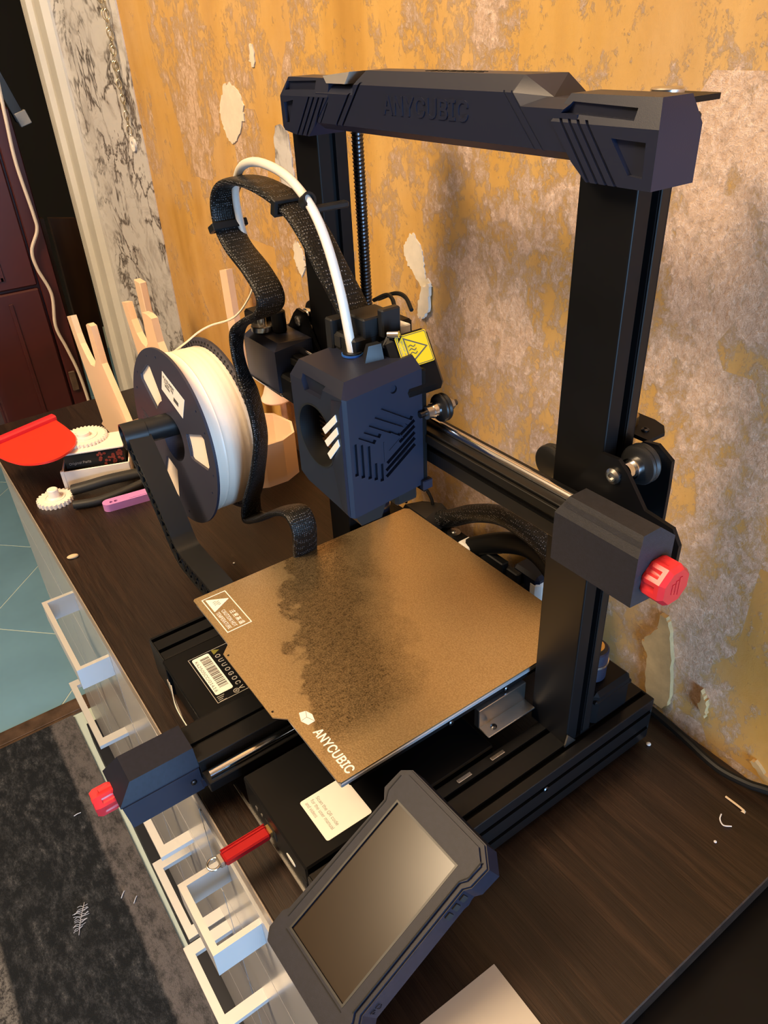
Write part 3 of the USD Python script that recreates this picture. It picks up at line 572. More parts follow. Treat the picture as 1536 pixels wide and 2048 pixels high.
for k in range(4): G.append(slanted(.1095 + .0050 * k, .1310 + .0050 * k, .3445, .318, .0017, .030, .0410))
G.append(prism([(.1400, .3385), (.1580, .3380), (.1585, .3245), (.1510, .3250)], 'y', .030, .0420))
G.append(prism([(-.1425, .3410), (-.1290, .3430), (-.1370, .3290), (-.1410, .3290)], 'y', .030, .0420))
G.append(hull([(x, y, z) for y in (.0385, .0440) for x, z in ((.1105, .3465), (.1145, .3510), (.1500, .3500), (.1500, .3455))]))
G.append(hull([(x, y, z) for y in (.0385, .0440) for x, z in ((-.1410, .3485), (-.1400, .3535), (-.1030, .3545), (-.1020, .3495))]))
tbm = cut(tbm, *G)
tp = part(pr, 'top_beam', tbm, 'navy_plastic', 'sculpted dark navy plastic top beam', smooth=18)
part(tp, 'logo_word', words('ANYCUBIC', .0092, (-.0262, .0400, .3397), X, Z, .0005, True, fit=.0740), 'navy_plastic', 'embossed logo lettering')
part(tp, 'top_mark', words('ANYCUBIC', .0060, (.0, .0505, .3605), X, Y, .0003, fit=.045), 'black_plastic')
part(tp, 'metal_cover', hull([(x, y, z) for x, z in ((-.0905, .3575), (-.0600, .3600), (-.0660, .3535), (-.0870, .3535)) for y in (.0405, .0600)]), 'cover_steel', 'small bright metal plate in the beam')
bk = part(pr, 'lead_screw_bracket', cat(prism(rrect(.108, .1420, .066, .112, .003), 'z', .3475, .3500)), 'black_metal')
part(bk, 'bearing', cat(cyl((.1290, .088, .3500), (.1290, .088, .3535), .0075, 24, .0006)), 'steel')
part(pr, 'lead_screw_bracket', prism(rrect(-.142, -.108, .066, .112, .003), 'z', .3485, .3510), 'black_metal')
part(bk, 'bearing_stud', bx(.1510, .1560, .066, .078, .338, .346, .001), 'black_plastic')

# ------ x axis
XZ0, XZ1 = .1400, .1625
xr = part(pr, 'x_axis_rail', prism(rrect(.0250, .0435, XZ0, XZ1, .0008).difference(unary_union([sbox(.02, .1490, .0285, .1530), sbox(.0315, .1590, .0370, .17)])), 'x', -.150, .160), 'black_rail', smooth=False)
part(xr, 'guide_rod', cyl((-.148, .0345, .1635), (.162, .0345, .1635), .0030, 20), 'chrome', 'bright steel guide rod'); part(xr, 'belt', bx(-.15, .16, .0225, .0245, .1555, .1610, .0003), 'black_cable')
part(xr, 'guide_rod', cyl((-.148, .0300, XZ0 - .0005), (.162, .0300, XZ0 - .0005), .0024, 16), 'screw_steel')
def roller(parent, c, r=.0112, w=.0085, plain=False):
    c = A(c, float); a, b = c - Y * w / 2, c + Y * w / 2
    q = part(parent, 'roller', lathe(a, b, [(0, r * .72), (.0012, r * .95), (w * .3, r), (w * .5, r * .93), (w * .7, r), (w - .0012, r * .95), (w, r * .72)], 32), 'black_plastic')
    if plain: return q
    part(q, 'bearing', cat(ringm(a - Y * .0045, a + Y * .001, r * .52, r * .30), cyl(a - Y * .009, a - Y * .0045, r * .42, 20)), 'chrome', 'bright metal bearing and spacer'); part(q, 'axle', cyl(a - Y * .014, b + Y * .008, .0020, 12), 'screw_steel'); part(q, 'lock_nut', cyl(b, b + Y * .005, r * .40, 6), 'steel')
    return q
for s, cx in ((1, 0), (-1, 0)):
    xs = lambda x: x if s > 0 else -.0045 - x
    fp = [(.108, .128), (.108, .156), (.127, .157), (.137, .168), (.146, .181), (.1515, .1905), (.1625, .1912), (.1690, .1860), (.1825, .1700), (.1998, .1680), (.205, .160), (.205, .130), (.195, .122)]
    cp_ = part(pr, 'carriage_plate', prism([(xs(a), b) for a, b in fp], 'y', .0450, .0475), 'black_metal', smooth=False)
    bpq = [(.145, .128), (.145, .180), (.157, .1900), (.1655, .1915), (.1755, .1855), (.1762, .170), (.1765, .140), (.168, .126)]
    part(pr, 'carriage_plate', prism([(xs(a), b) for a, b in bpq], 'y', .0725, .0750), 'black_metal', smooth=False)
    roller(cp_, (xs(.1640), .0625, .1830)); roller(cp_, (xs(.1640), .0625, .142)); roller(cp_, (xs(.103), .0625, .158), plain=True)
    bolt(cp_, (xs(.1612), .0450, .1812), -Y, .0044, .0024, 'steel')
    part(cp_, 'screw_nut_bracket', prism([(xs(a), b) for a, b in ((.120, .0800), (.1545, .0800), (.1545, .094), (.1490, .1005), (.141, .1030), (.122, .1030))], 'z', .1850, .1872), 'black_metal', smooth=False)
    bolt(cp_, (xs(.1460), .088, .1872), Z, .0022); part(cp_, 'screw_nut', cat(cyl((.1335 if s > 0 else -.1275, .088, .176), (.1335 if s > 0 else -.1275, .088, .1925), .0060, 20)), 'brass')
body = hull([(x, y, z) for x in (.1565, .2085) for y, z in ((.0075, .1430), (.0075, .1720), (.0340, .1400), (.0340, .1740))] + [(x, y, z) for x in (.1610, .2062) for y, z in ((.0125, .1815), (.0245, .1815))] + [(x, .0150, .1375) for x in (.17, .2030)])
bl = part(pr, 'belt_tensioner', body, 'dusty_navy', 'faceted navy tensioner cover on the right end', smooth=15); part(bl, 'cover_ridge', hull([(x, y, z) for x in (.1600, .2075) for y, z in ((.0095, .1765), (.0115, .1765), (.0105, .1790))]), 'dusty_navy')
knob(bl, (.2085, .0225, .1560), X, .0114, .0125)
body = hull([(x, y, z) for x in (-.2000, -.1450) for y, z in ((.0095, .1335), (.0095, .1690), (.0440, .1335), (.0440, .1725))] + [(x, y, .1740) for x in (-.196, -.149) for y in (.0150, .0420)])
bl = part(pr, 'x_motor', body, 'navy_plastic', 'navy motor cover on the left end', smooth=15); part(bl, 'motor_body', cat(bx(-.198, -.158, .0440, .082, .130, .170, .003), bx(-.150, -.128, .012, .036, .128, .150, .002)), 'black_metal')
part(bl, 'metal_edge', bx(-.198, -.140, .0085, .0095, .1325, .1340, .0003), 'steel')
part(bl, 'pulley', cat(cyl((-.183, .020, .1745), (-.183, .020, .1800), .0095, 24, .0008), cyl((-.183, .020, .180), (-.183, .020, .189), .0038, 16)), 'steel'); part(bl, 'pulley_clamp', cat(bx(-.208, -.186, .016, .036, .176, .188, .002), cyl((-.172, .030, .174), (-.172, .030, .192), .006, 16, .001)), 'black_metal')
# ------ print head
hd0 = hull([(-.031, -.037, .1300), (-.031, -.037, .2000), (.0295, -.0370, .1215), (.0295, -.037, .2030), (.0310, -.0345, .1205), (.0310, -.0345, .2020), (-.031, .0205, .128), (-.031, .0205, .2075), (.0310, .0205, .1255), (.0310, .0205, .2070), (-.028, -.031, .2095), (.0240, -.031, .2105), (-.028, .0205, .2130), (.0240, .0190, .2140), (-.022, -.0370, .1262)])
hc = A([-.0045, -.0370, .1665])
hole = cyl(hc - Y * .005, hc + Y * .020, .0212, 40)
cuts = [hole, hull([(x, y, z) for y in (-.040, -.0335) for x, z in ((-.0180, .2040), (.0100, .2045), (.0050, .1950), (-.0140, .1945))])]
def vent(a, b, w=.0026):
    a, b = A(a), A(b); d = b - a; d = d / np.linalg.norm(d); nn = A([-d[1], d[0]]) * w / 2
    return prism([tuple(a + nn), tuple(b + nn), tuple(b - nn), tuple(a - nn)], 'x', .0285, .040)
V = [((-.0100, .1905), (.0125, .1760)), ((-.0150, .1862), (.0080, .1720)), ((-.0195, .1822), (.0030, .1680)), ((-.0235, .1790), (-.0120, .1718)), ((-.0275, .1765), (-.0160, .1690)),
     ((-.0310, .1725), (-.0310, .1505)), ((-.0265, .1705), (-.0265, .1475)), ((-.0215, .1680), (-.0215, .1450)), ((-.0170, .1545), (-.0170, .1425)), ((-.0125, .1525), (-.0125, .1400)),
     ((-.0090, .1420), (.0140, .1575)), ((-.0090, .1465), (.0140, .1620)), ((-.0080, .1515), (.0140, .1660)), ((.0020, .1630), (.0140, .1705)), ((.0030, .1680), (.0140, .1745))]
cuts += [vent(*v) for v in V] + [prism(Point(-.0010, .1995).buffer(.0026), 'x', .0295, .04)]
hd = part(pr, 'print_head', cut(hd0, *cuts), 'navy_plastic', 'navy print head cover with fan opening and slotted side', smooth=18)
# right-hand bevelled rib of the front face
part(hd, 'front_bevel', hull([(.0180, -.0372, .1990), (.0300, -.0372, .2020), (.0125, -.0372, .1560), (.0205, -.0372, .1225), (.0295, -.0372, .1215), (.0240, -.0386, .1960), (.0285, -.0386, .1960), (.0240, -.0384, .1260), (.0285, -.0384, .1240), (.0215, -.0382, .165)]), 'navy_plastic')
for a, b, c in ((.0115, .0255, .1775), (.0130, .0260, .1695), (.0150, .0262, .1615)):
    q = prism([(a - .004, c - .0005), (a - .001, c - .0032), (b, c + .0125 - .0018), (b - .0012, c + .0165 - .0018)], 'y', -.0391, -.0384)
    part(hd, 'stripe', q, 'label_white', 'white slanted stripe', smooth=False)
part(hd, 'side_cube_outline', cat(*[place(trimesh.creation.box(extents=(L_, .0005, .0005)), (.0311, y, z), A([0, math.cos(t), math.sin(t)]), A([0, -math.sin(t), math.cos(t)])) for y, z, L_, t in ((-.002, .1625, .010, .6), (.004, .153, .010, .6), (-.010, .160, .014, 1.57), (.0, .1685, .011, -.6))]), 'navy_plastic')
part(hd, 'fan_duct', cat(ringm(hc - Y * .0002, hc + Y * .0180, .0216, .0205)), 'black_plastic')
part(hd, 'heatsink', cat(*[bx(-.022, .014, -.024, -.020 + .010, z, z + .0011, 0) for z in np.arange(.150, .188, .0032)], bx(-.016, .008, -.0205, -.012, .148, .189, 0)), 'heat_core', 'brown finned cooler inside the fan opening')
for k in range(10): part(hd, 'fin_tooth', bx(.0095, .0118, -.0265, -.0240, .1545 + .0026 * k, .1557 + .0026 * k, .0002), 'heat_core')
nz = part(hd, 'nozzle', lathe((.008, -.006, .126), (.008, -.006, .100), [(0, .010), (.006, .010), (.0065, .006), (.016, .006), (.017, .0045), (.021, .0042), (.0255, .0008)], 24), 'brass')
part(hd, 'blower_duct', cat(hull([(x, y, z) for x in (.010, .0305) for y, z in ((-.034, .1215), (-.010, .1235), (-.030, .1130), (-.014, .1130))]), bx(-.02, .028, -.0, .018, .113, .127, .002)), 'black_plastic')
part(hd, 'hot_cable', tube([(-.020, -.0345, .1283), (-.005, -.0345, .1262), (.010, -.0345, .1240)], .0010, 8), 'red_plastic', 'thin red edge under the cover')
part(hd, 'probe_tab', bx(.0295, .0340, .018, .026, .122, .129, .0006), 'navy_plastic')
cn = part(hd, 'cable_connector', cat(bx(-.026, -.002, -.006, .026, .2100, .2220, .0015), bx(-.024, -.002, .002, .026, .2200, .2330, .001), bx(-.032, -.024, -.008, .006, .2085, .2300, .001), bx(-.036, -.031, .004, .018, .212, .226, .001), bx(-.002, .004, .012, .026, .2200, .2380, .001)), 'black_plastic', 'black clip connector holding the braided sleeve')
part(cn, 'connector_slot', cat(bx(-.0240, -.0170, -.0066, -.0060, .2130, .2205, .0003), bx(-.0120, -.0075, -.0066, -.0060, .2120, .2185, .0003)), 'dark_gap')
pf = part(hd, 'tube_fitting', cat(ringm((-.006, -.005, .2100), (-.006, -.005, .2140), .0062, .0022)), 'black_plastic'); part(pf, 'fitting_ring', ringm((-.006, -.005, .2118), (-.006, -.005, .2130), .0068, .0060), 'blue_ring', 'blue ring')
part(hd, 'extruder_lever', cat(hull([(x, y, z) for x, y, z in ((.000, -.002, .211), (.012, -.008, .211), (.016, .004, .211), (.004, .008, .211), (.004, -.001, .2205), (.011, -.004, .2215), (.013, .004, .222), (.006, .006, .221))]), hull([(x, y, z) for x, y, z in ((.010, .006, .2175), (.018, .012, .2190), (.010, .010, .2240), (.018, .016, .2250))])), 'black_plastic'); part(hd, 'spring', cyl((.012, .010, .2255), (.018, .014, .2265), .0022, 14), 'chrome')
xm = A([.866, 0, .5]); dm = A([.5, 0, -.866]); fc = A([.0225, .0232, .2120])
def obox(c, ex, ey, ez, hx, hy, hz, b=.002):
    m = bx(-hx, hx, -hy, hy, -hz, hz, b); v = m.vertices; return trimesh.Trimesh(A(c) + v[:, :1] * ex + v[:, 1:2] * ey + v[:, 2:] * ez, m.faces, process=False)
em = part(hd, 'extruder_motor', tri(man(obox(fc - xm * .0145 + dm * .004, xm, Y, -dm, 0.0140, .0160, .0195, .0035))), 'black_metal')
sk = part(em, 'warning_sticker', plate2(rrect(-.0115, .0118, -.0100, .0100, .0012), fc + xm * .0002 + dm * -.004, Y, -dm, .0003), 'yellow_label', 'yellow hot surface warning sticker')
so = fc + xm * .0005 + dm * -.004
part(sk, 'sticker_print', cat(plate2(rrect(-.0110, .0113, -.0095, .0095, .001).difference(rrect(-.0106, .0109, -.0091, .0091, .001)), so, Y, -dm, .0001),
     plate2(Polygon([(-.0060, .0085), (.0100, .0000), (-.0060, -.0085)]).difference(Polygon([(-.0052, .0072), (.0084, .0000), (-.0052, -.0072)])), so, Y, -dm, .0001),
     *[tube([so + Y * (-.0040) - dm * (.0022 - .0022 * k) , so + Y * (-.0022) - dm * (.0030 - .0022 * k), so + Y * (-.0004) - dm * (.0018 - .0022 * k), so + Y * .0014 - dm * (.0026 - .0022 * k)], .0003, 5) for k in range(3)],
     plate2(sbox(-.0046, -.0042, -.0045, .0045), so, Y, -dm, .0001)), 'label_ink')
part(sk, 'sticker_text', cat(*[words(t, .0013, so + Y * (-.0106 + .0024 * k) - dm * .0070, dm, Y, .0001, fit=.0125) for k, t in enumerate(('CAUTION HOT', 'SURFACE'))]), 'grey_print')
part(em, 'white_plug', cat(obox((-.0225, .030, .2190), A([.62, .1, -.78]), Y, A([.78, 0, .62]), .0065, .0035, .0030, .0006), obox((-.0075, .032, .2200), A([.9, .3, -.1]), Y, Z, .0060, .0045, .0030, .0008)), 'label_white', 'white wire plug')
part(em, 'motor_wire', cat(tube([(-.008, .030, .233), (-.016, .034, .236), (-.028, .038, .235), (-.040, .036, .229)], .0014, 6), tube([(.003, .035, .233), (-.010, .040, .237), (-.024, .042, .236), (-.040, .040, .229)], .0014, 6)), 'black_cable')
part(hd, 'back_plate', cat(bx(-.034, .031, .0205, .0245, .118, .206, .001), bx(-.034, -.010, .0245, .046, .205, .222, .002)), 'black_metal')
hr = roller(hd, (.0330, .0345, .1775), .0092, .0075); part(hr, 'hub_cap', cyl((.0330, .0290, .1775), (.0330, .0215, .1775), .0042, 20), 'steel')
roller(hd, (-.030, .0345, .1775), .0092, .0075)

# ------ braided ribbon sleeve, filament tube, wires
def ribbon_path(rows, n=8): return spline(rows, n)
R1 = [(-.022, .014, .216), (-.032, .013, .232), (-.047, .010, .253), (-.065, .010, .271), (-.085, .010, .284), (-.113, .010, .2915), (-.149, .010, .2945), (-.181, .010, .290), (-.1975, .010, .277), (-.199, .010, .259), (-.186, .010, .244), (-.156, .009, .231), (-.137, .008, .217), (-.141, .006, .204), (-.165, .003, .193), (-.181, -.002, .182), (-.1815, -.006, .166),
      (-.178, -.006, .146), (-.166, -.006, .128), (-.163, -.005, .098), (-.170, -.005, .074), (-.186, -.005, .042), (-.208, -.005, .006), (-.210, -.005, -.014), (-.182, -.005, .000), (-.146, -.005, .025), (-.115, -.005, .040), (-.103, -.005, .030), (-.108, -.004, .004), (-.118, -.002, -.028)]
WD = [(0, 1, 0)] * 14 + [(-.25, .97, 0), (-.5, .87, 0), (-.72, .70, 0), (-.75, .66, 0), (-.66, .75, 0), (-.62, .78, 0), (-.55, .83, 0), (-.45, .89, 0), (-.3, .95, 0), (-.1, .99, 0)] + [(0, 1, 0)] * 6
rb = part(pr, 'cable_sleeve', sweep(ribbon_path(R1), oval(.0118, .0030, 20, .7), ribbon_path(WD)), 'braided_sleeve', 'flat black braided cable sleeve looping from the head')
def clip(i, wid=.013, extra=0):
    P = ribbon_path(R1); c = P[i]; t = P[i + 1] - P[i - 1]; t /= np.linalg.norm(t); nn = np.cross(t, Y)
    o = cut(obox(c, t, Y, nn, .0028, wid + .0012, .0056, .0006), obox(c, t, Y, nn, .02, wid - .0012, .0036, 0))
    return part(rb, 'sleeve_clip', o, 'black_plastic')
clip(4 * 8 + 2, .0135); clip(9 * 8 + 1, .0135)
pt = spline([(-.006, -.005, .2120), (-.0062, -.005, .2140), (-.009, -.005, .227), (-.014, -.005, .247), (-.026, -.004, .272), (-.040, -.003, .2895), (-.058, -.002, .3010), (-.082, .000, .3080), (-.115, .002, .3105), (-.146, .006, .3060), (-.172, .012, .2960), (-.190, .016, .2780), (-.194, .020, .250), (-.186, .024, .222)], 8)
tu = part(pr, 'filament_tube', sweep(pt, circ(.0030, 12)), 'ptfe', 'milky white filament tube')
q = pt[8 * 6 - 4]; part(tu, 'tube_clip', cat(ringm(q - A([.003, 0, .0015]), q + A([.003, 0, .0015]), .0045, .0031, 24), bx(q[0] - .003, q[0] + .003, q[1] + .002, q[1] + .028, q[2] - .0075, q[2] - .0035, .001)), 'black_plastic')
# cables, strain relief and limit switch behind the bed
rc = part(pr, 'bed_cable', tube([(-.088, .126, -.010), (-.069, .130, .000), (-.045, .132, .016), (-.014, .132, .031), (.014, .130, .036), (.045, .130, .030), (.075, .126, .012), (.085, .120, -.02)], .0085, 14), 'braided_sleeve', 'thick braided cable sleeve behind the bed')
part(pr, 'bed_cable', tube([(-.050, .128, -.026), (-.036, .130, -.014), (-.001, .134, .008), (.030, .134, .018), (.060, .130, .010), (.078, .122, -.012), (.082, .116, -.035)], .0095, 14), 'black_cable', 'thick black cable behind the bed')
part(rc, 'thin_wire', tube([(-.125, .118, -.006), (-.122, .122, .012), (-.110, .126, .018), (-.098, .128, .008), (-.094, .128, -.010)], .0016, 8), 'black_cable')
sr = part(pr, 'strain_relief', hull([(-.122, .108, -.013), (-.075, .108, -.013), (-.122, .126, -.013), (-.078, .138, -.013), (-.118, .112, -.002), (-.086, .112, -.002), (-.112, .128, -.002), (-.084, .136, -.001), (-.090, .134, .004), (-.078, .124, -.006)]), 'black_plastic')
bolt(sr, (-.100, .122, -.0025), A([0, -.1, 1]), .002)
pb = part(pr, 'rear_bracket', cat(bx(-.158, -.112, .095, .118, -.018, -.014, .001), bx(-.085, -.020, .108, .138, -.022, -.017, .001)), 'black_metal')
part(pb, 'washer', ringm((-.067, .130, -.017), (-.067, .130, -.0145), .0062, .0026), 'steel'); bolt(pb, (-.067, .130, -.0165), Z, .0028, .003, 'steel'); bolt(pb, (-.138, .108, -.014), Z, .0032, .002, 'steel')
part(pb, 'white_block', bx(-.050, -.034, .119, .133, -.017, -.0105, .002), 'label_white', 'white plastic block')
ls = part(pr, 'limit_switch', cat(bx(-.024, .004, .124, .132, -.025, -.008, .001), bx(-.010, .018, .128, .134, -.036, -.013, .001), bx(-.004, .022, .120, .150, -.045, -.024, .002)), 'black_plastic')
part(ls, 'switch_lever', obox((-.012, .128, -.0060), A([.86, .2, .45]), Y, A([-.45, 0, .86]), .014, .003, .0005, 0), 'steel')
ym = part(pr, 'y_motor', cat(bx(.004, .034, .136, .160, -.05, -.012, .003)), 'navy_plastic'); part(ym, 'motor_cap', bx(.0225, .036, .1355, .1605, -.046, -.016, .004), 'label_white')

# ------ touch screen, tilted towards the front
sa = A([-.030, .869, .494]); sa /= np.linalg.norm(sa); sb = A([.999, .030, .008]); sb -= sa * (sb @ sa); sb /= np.linalg.norm(sb); sn = np.cross(sb, sa); sc_ = A([.1710, -.1280, -.0180])
def spl(poly, h0, h1): return plate2(poly, sc_ + sn * h0, sb, sa, h1 - h0)
outer = Polygon([(-.0330, -.0605), (-.0378, -.0550), (-.0383, -.0440), (-.0360, -.0400), (-.0345, .0400), (-.0395, .0450), (-.0385, .0590), (-.0325, .0640), (.0300, .0640), (.0395, .0560), (.0385, .0430), (.0358, .0390), (.0358, -.0400), (.0385, -.0440), (.0380, -.0560), (.0320, -.0610)])
bez = outer.buffer(-.0010).difference(sbox(-.0250, -.0440, .0252, .0450))
def chamfered(poly, h0, h1, c): return cat(spl(poly, h0, h1 - c), spl(poly.buffer(-c), h1 - c, h1))
scp = part(pr, 'touch_screen', cat(spl(outer, -.0180, -.0016), spl(outer.buffer(-.0008), -.0016, .0)), 'navy_flat', 'navy framed touch screen tilted to the front')
part(scp, 'bezel', spl(outer.buffer(-.0035).difference(sbox(-.0250, -.0440, .0252, .0450)), .0, .0016), 'navy_flat')
part(scp, 'display', spl(sbox(-.0250, -.0440, .0252, .0450), -.0002, .0004), 'screen_glass', 'dark blank glass display')
part(scp, 'display_rim', spl(sbox(-.0262, -.0452, .0264, .0462).difference(sbox(-.0250, -.0440, .0252, .0450)), .0, .0018), 'black_plastic')
part(scp, 'panel_line', cat(*[spl(LineString(l_).buffer(.00035), .0014, .00185) for l_ in (((-.0315, -.042), (-.0315, .041), (-.0345, .046), (-.0345, .057)), ((.0322, -.042), (.0322, .041), (.0350, .046), (.0350, .056)), ((-.0270, -.0470), (.0270, -.0470)))]), 'dark_gap')
for k in range(3): part(scp, 'side_slot', obox(sc_ + sb * .0361 + sa * (.024 + .0058 * k) - sn * .007, sb, sa, sn, .0006, .0018, .003, 0), 'dark_gap')
part(scp, 'base_mount', hull([tuple(sc_ + sb * a + sa * b + sn * h) for a in (-.02, .026) for b, h in ((-.020, -.018), (.060, -.018), (.060, -.030), (.030, -.045))] + [(.150, -.130, ZB - .01), (.192, -.130, ZB - .01), (.150, -.09, ZB - .01), (.192, -.09, ZB - .01)]), 'navy_plastic')
part(scp, 'base_mark', words('USB  PC', .005, sc_ + sb * .0362 - sa * .052 - sn * .012, sa, sn, .0003, fit=.02), 'navy_flat')

# ------ spool holder
PH = [(-.107, -.0735, -.0305), (-.150, -.0735, -.0305), (-.195, -.0735, -.0305), (-.214, -.0735, -.0290), (-.2265, -.0735, -.0195), (-.236, -.0735, -.006), (-.258, -.0735, .022), (-.293, -.0735, .062)]
PS = spline(PH, 6)
isec = [(-.0108, -.0100), (.0108, -.0100), (.0108, -.0072), (.0010, -.0072), (.0010, .0080), (.0108, .0080), (.0108, .0105), (-.0108, .0105), (-.0108, .0080), (-.0010, .0080), (-.0010, -.0072), (-.0108, -.0072)]
sh = part(pr, 'spool_holder', sweep(PS, isec, Y), 'black_plastic', 'black bent spool holder arm with ribbed edge')
seg = np.linalg.norm(np.diff(PS, axis=0), axis=1); cum = np.r_[0, np.cumsum(seg)]
def on_path(s):
    k = min(np.searchsorted(cum, s, 'right') - 1, len(seg) - 1); f = (s - cum[k]) / seg[k]; t = (PS[k + 1] - PS[k]) / seg[k]; return PS[k] + f * (PS[k + 1] - PS[k]), t, np.cross(t, Y)
s0 = .004; step = .0115; j = 0
while s0 + step < cum[-1] - .004:
    (a, t0, n0), (b, t1, n1) = on_path(s0), on_path(s0 + step); va, vb = (-.0072, .008) if j % 2 else (.008, -.0072)
    for (va_, vb_) in ((va, vb), (vb, va)):
        p, q = a + n0 * va_, b + n1 * vb_; d = (q - p) / np.linalg.norm(q - p)
        part(sh, 'rib', obox((p + q) / 2, d, Y, np.cross(d, Y), np.linalg.norm(q - p) / 2, .0104, .0006, 0), 'black_plastic', smooth=False)
    s0 += step; j += 1
part(sh, 'axle_tube', cat(ringm((-.2970, -.0860, .0655), (-.2955, -.0640, .0655), .0127, .0112, 36), ringm((-.2955, -.0640, .0655), (-.2920, .022, .0640), .0117, .0102, 36)), 'black_plastic', 'hollow black tube carrying the spool')

# ------ filament spool on the holder
RS = .088; sC = A([-.2880, -.0416, .0534]); sN = A([math.cos(-.053) * math.sin(-.059), math.cos(-.053) * math.cos(-.059), math.sin(-.053)])
sU = np.cross(sN, Z); sU /= np.linalg.norm(sU); sV = np.cross(sU, sN); WS = .0500
sp = thing('filament_spool', 'dark spool wound with cream filament hanging on the black holder arm', 'filament spool', sC - sV * RS)
def flange_poly():
    P = Point(0, 0).buffer(RS, quad_segs=32).difference(Point(0, 0).buffer(.27 * RS, quad_segs=16))
    for a0 in (9, 129, 249):
        pol = lambda r, a: (r * RS * math.cos(math.radians(a0 + a)), r * RS * math.sin(math.radians(a0 + a)))
        P = P.difference(Polygon([pol(.42, -17), pol(.46, -19), pol(.80, -14), pol(.84, -10), pol(.85, 10), pol(.81, 13), pol(.42, 16)]).buffer(.0008))
        for a in (-15, 14): P = P.difference(Point(*pol(.92, a)).buffer(.0013))
    for k in range(6):
        a = math.radians(60 * k + 38); P = P.difference(Point(.90 * RS * math.cos(a), .90 * RS * math.sin(a)).buffer(.0014))
    return P
FP = flange_poly()
f1 = part(sp, 'flange', plate2(FP, sC + sN * .0022, sU, -sV * -1, .0022) if False else plate2(FP, sC + sN * .0, sU, sV, -.0) if False else cat(*[trimesh.Trimesh(sC + m.vertices[:, :1] * sU + m.vertices[:, 1:2] * sV + m.vertices[:, 2:] * sN, m.faces[:, ::-1], process=False) for m in [trimesh.creation.extrude_polygon(FP, .0025, engine='earcut')]]), 'spool_plastic')
f2_ = part(sp, 'flange', cat(*[trimesh.Trimesh(sC + sN * (WS - .0025) + m.vertices[:, :1] * sU + m.vertices[:, 1:2] * sV + m.vertices[:, 2:] * sN, m.faces[:, ::-1], process=False) for m in [trimesh.creation.extrude_polygon(FP, .0025, engine='earcut')]]), 'spool_plastic')
dots = []
for ring_r, cnt in ((.80, 74), (.845, 78), (.89, 82)):
    for k in range(cnt):
        a = 2 * math.pi * (k + .5 * (ring_r == .845)) / cnt
        c = sC + sN * (WS - .0026) + (math.cos(a) * sU + math.sin(a) * sV) * ring_r * RS * 1.07; dots.append(cyl(c, c - sN * .0004, .0012, 6))
part(f2_, 'grip_dot', cat(*dots), 'dark_gap')
rid = [obox(sC - sN * .0001 + sU * x + sV * y, sU * .955 + sV * -.3, sN, np.cross(sU * .955 + sV * -.3, sN), L_, .0003, .0004, 0) for x, y, L_ in [(-.060 + .004 * (k % 2), .004 - .0042 * k, .012 - .0005 * k) for k in range(7)]]
part(f1, 'grip_ridge', cat(*rid), 'spool_plastic')
part(sp, 'hub', ringm(sC + sN * .001, sC + sN * (WS - .001), .42 * RS, .27 * RS, 48), 'spool_plastic')
rw = np.random.default_rng(3); nW = 30; prof = []
for k in range(nW + 1):
    t = .0025 + (WS - .005) * k / nW; rr_ = RS * .905 + rw.normal(0, .00012) + (.0004 if k % 2 else 0); prof.append((t, rr_))
fl = part(sp, 'filament_winding', lathe_ring(sC, sC + sN * WS, [(.0026, .415 * RS)] + prof + [(WS - .0026, .415 * RS)], 96), 'filament', 'cream filament wound on the spool', smooth=50)
part(fl, 'loose_strand', tube([sC + sN * .03 + sV * RS * .80 - sU * RS * .44, (-.345, -.004, .116), (-.317, .000, .132), (-.285, .002, .150), (-.255, .004, .164), (-.215, .010, .180), (-.196, .018, .200), (-.186, .023, .221)], .0009, 6), 'filament', 'loose strand of filament leaving the spool')
lq = Polygon([(.0 * RS, .78 * RS), (.47 * RS, .60 * RS), (.36 * RS, .36 * RS), (-.09 * RS, .55 * RS)])
sl = part(f1, 'paper_label', cat(*[trimesh.Trimesh(sC - sN * .0002 + m.vertices[:, :1] * sU + m.vertices[:, 1:2] * sV + m.vertices[:, 2:] * sN, m.faces[:, ::-1], process=False) for m in [trimesh.creation.extrude_polygon(lq, .0002, engine='earcut')]]), 'label_white', 'white printed label')
d1 = A([.47, -.18]) / math.hypot(.47, .18); d2 = A([-.18, -.47]) / math.hypot(.47, .18) * -1
ldir = sU * d1[0] + sV * d1[1]; lup = sU * .18 / .503 + sV * .47 / .503
lo_ = sC - sN * .0004 - sU * .005 + sV * .060
part(sl, 'label_print', cat(*[words(t, .0030, lo_ + ldir * (.004 + .002 * k) - lup * (.0035 * k) + lup * .004, ldir, lup, .0001, fit=f) for k, (t, f) in enumerate((('PLA FILAMENT', .022), ('1.75mm  1kg', .018), ('White', .010)))] + [obox(lo_ + ldir * (.0265 + .0016 * k) - lup * .0045, ldir, lup, sN, .0005, .0022, .00006, 0) for k in range(6)]), 'label_ink')

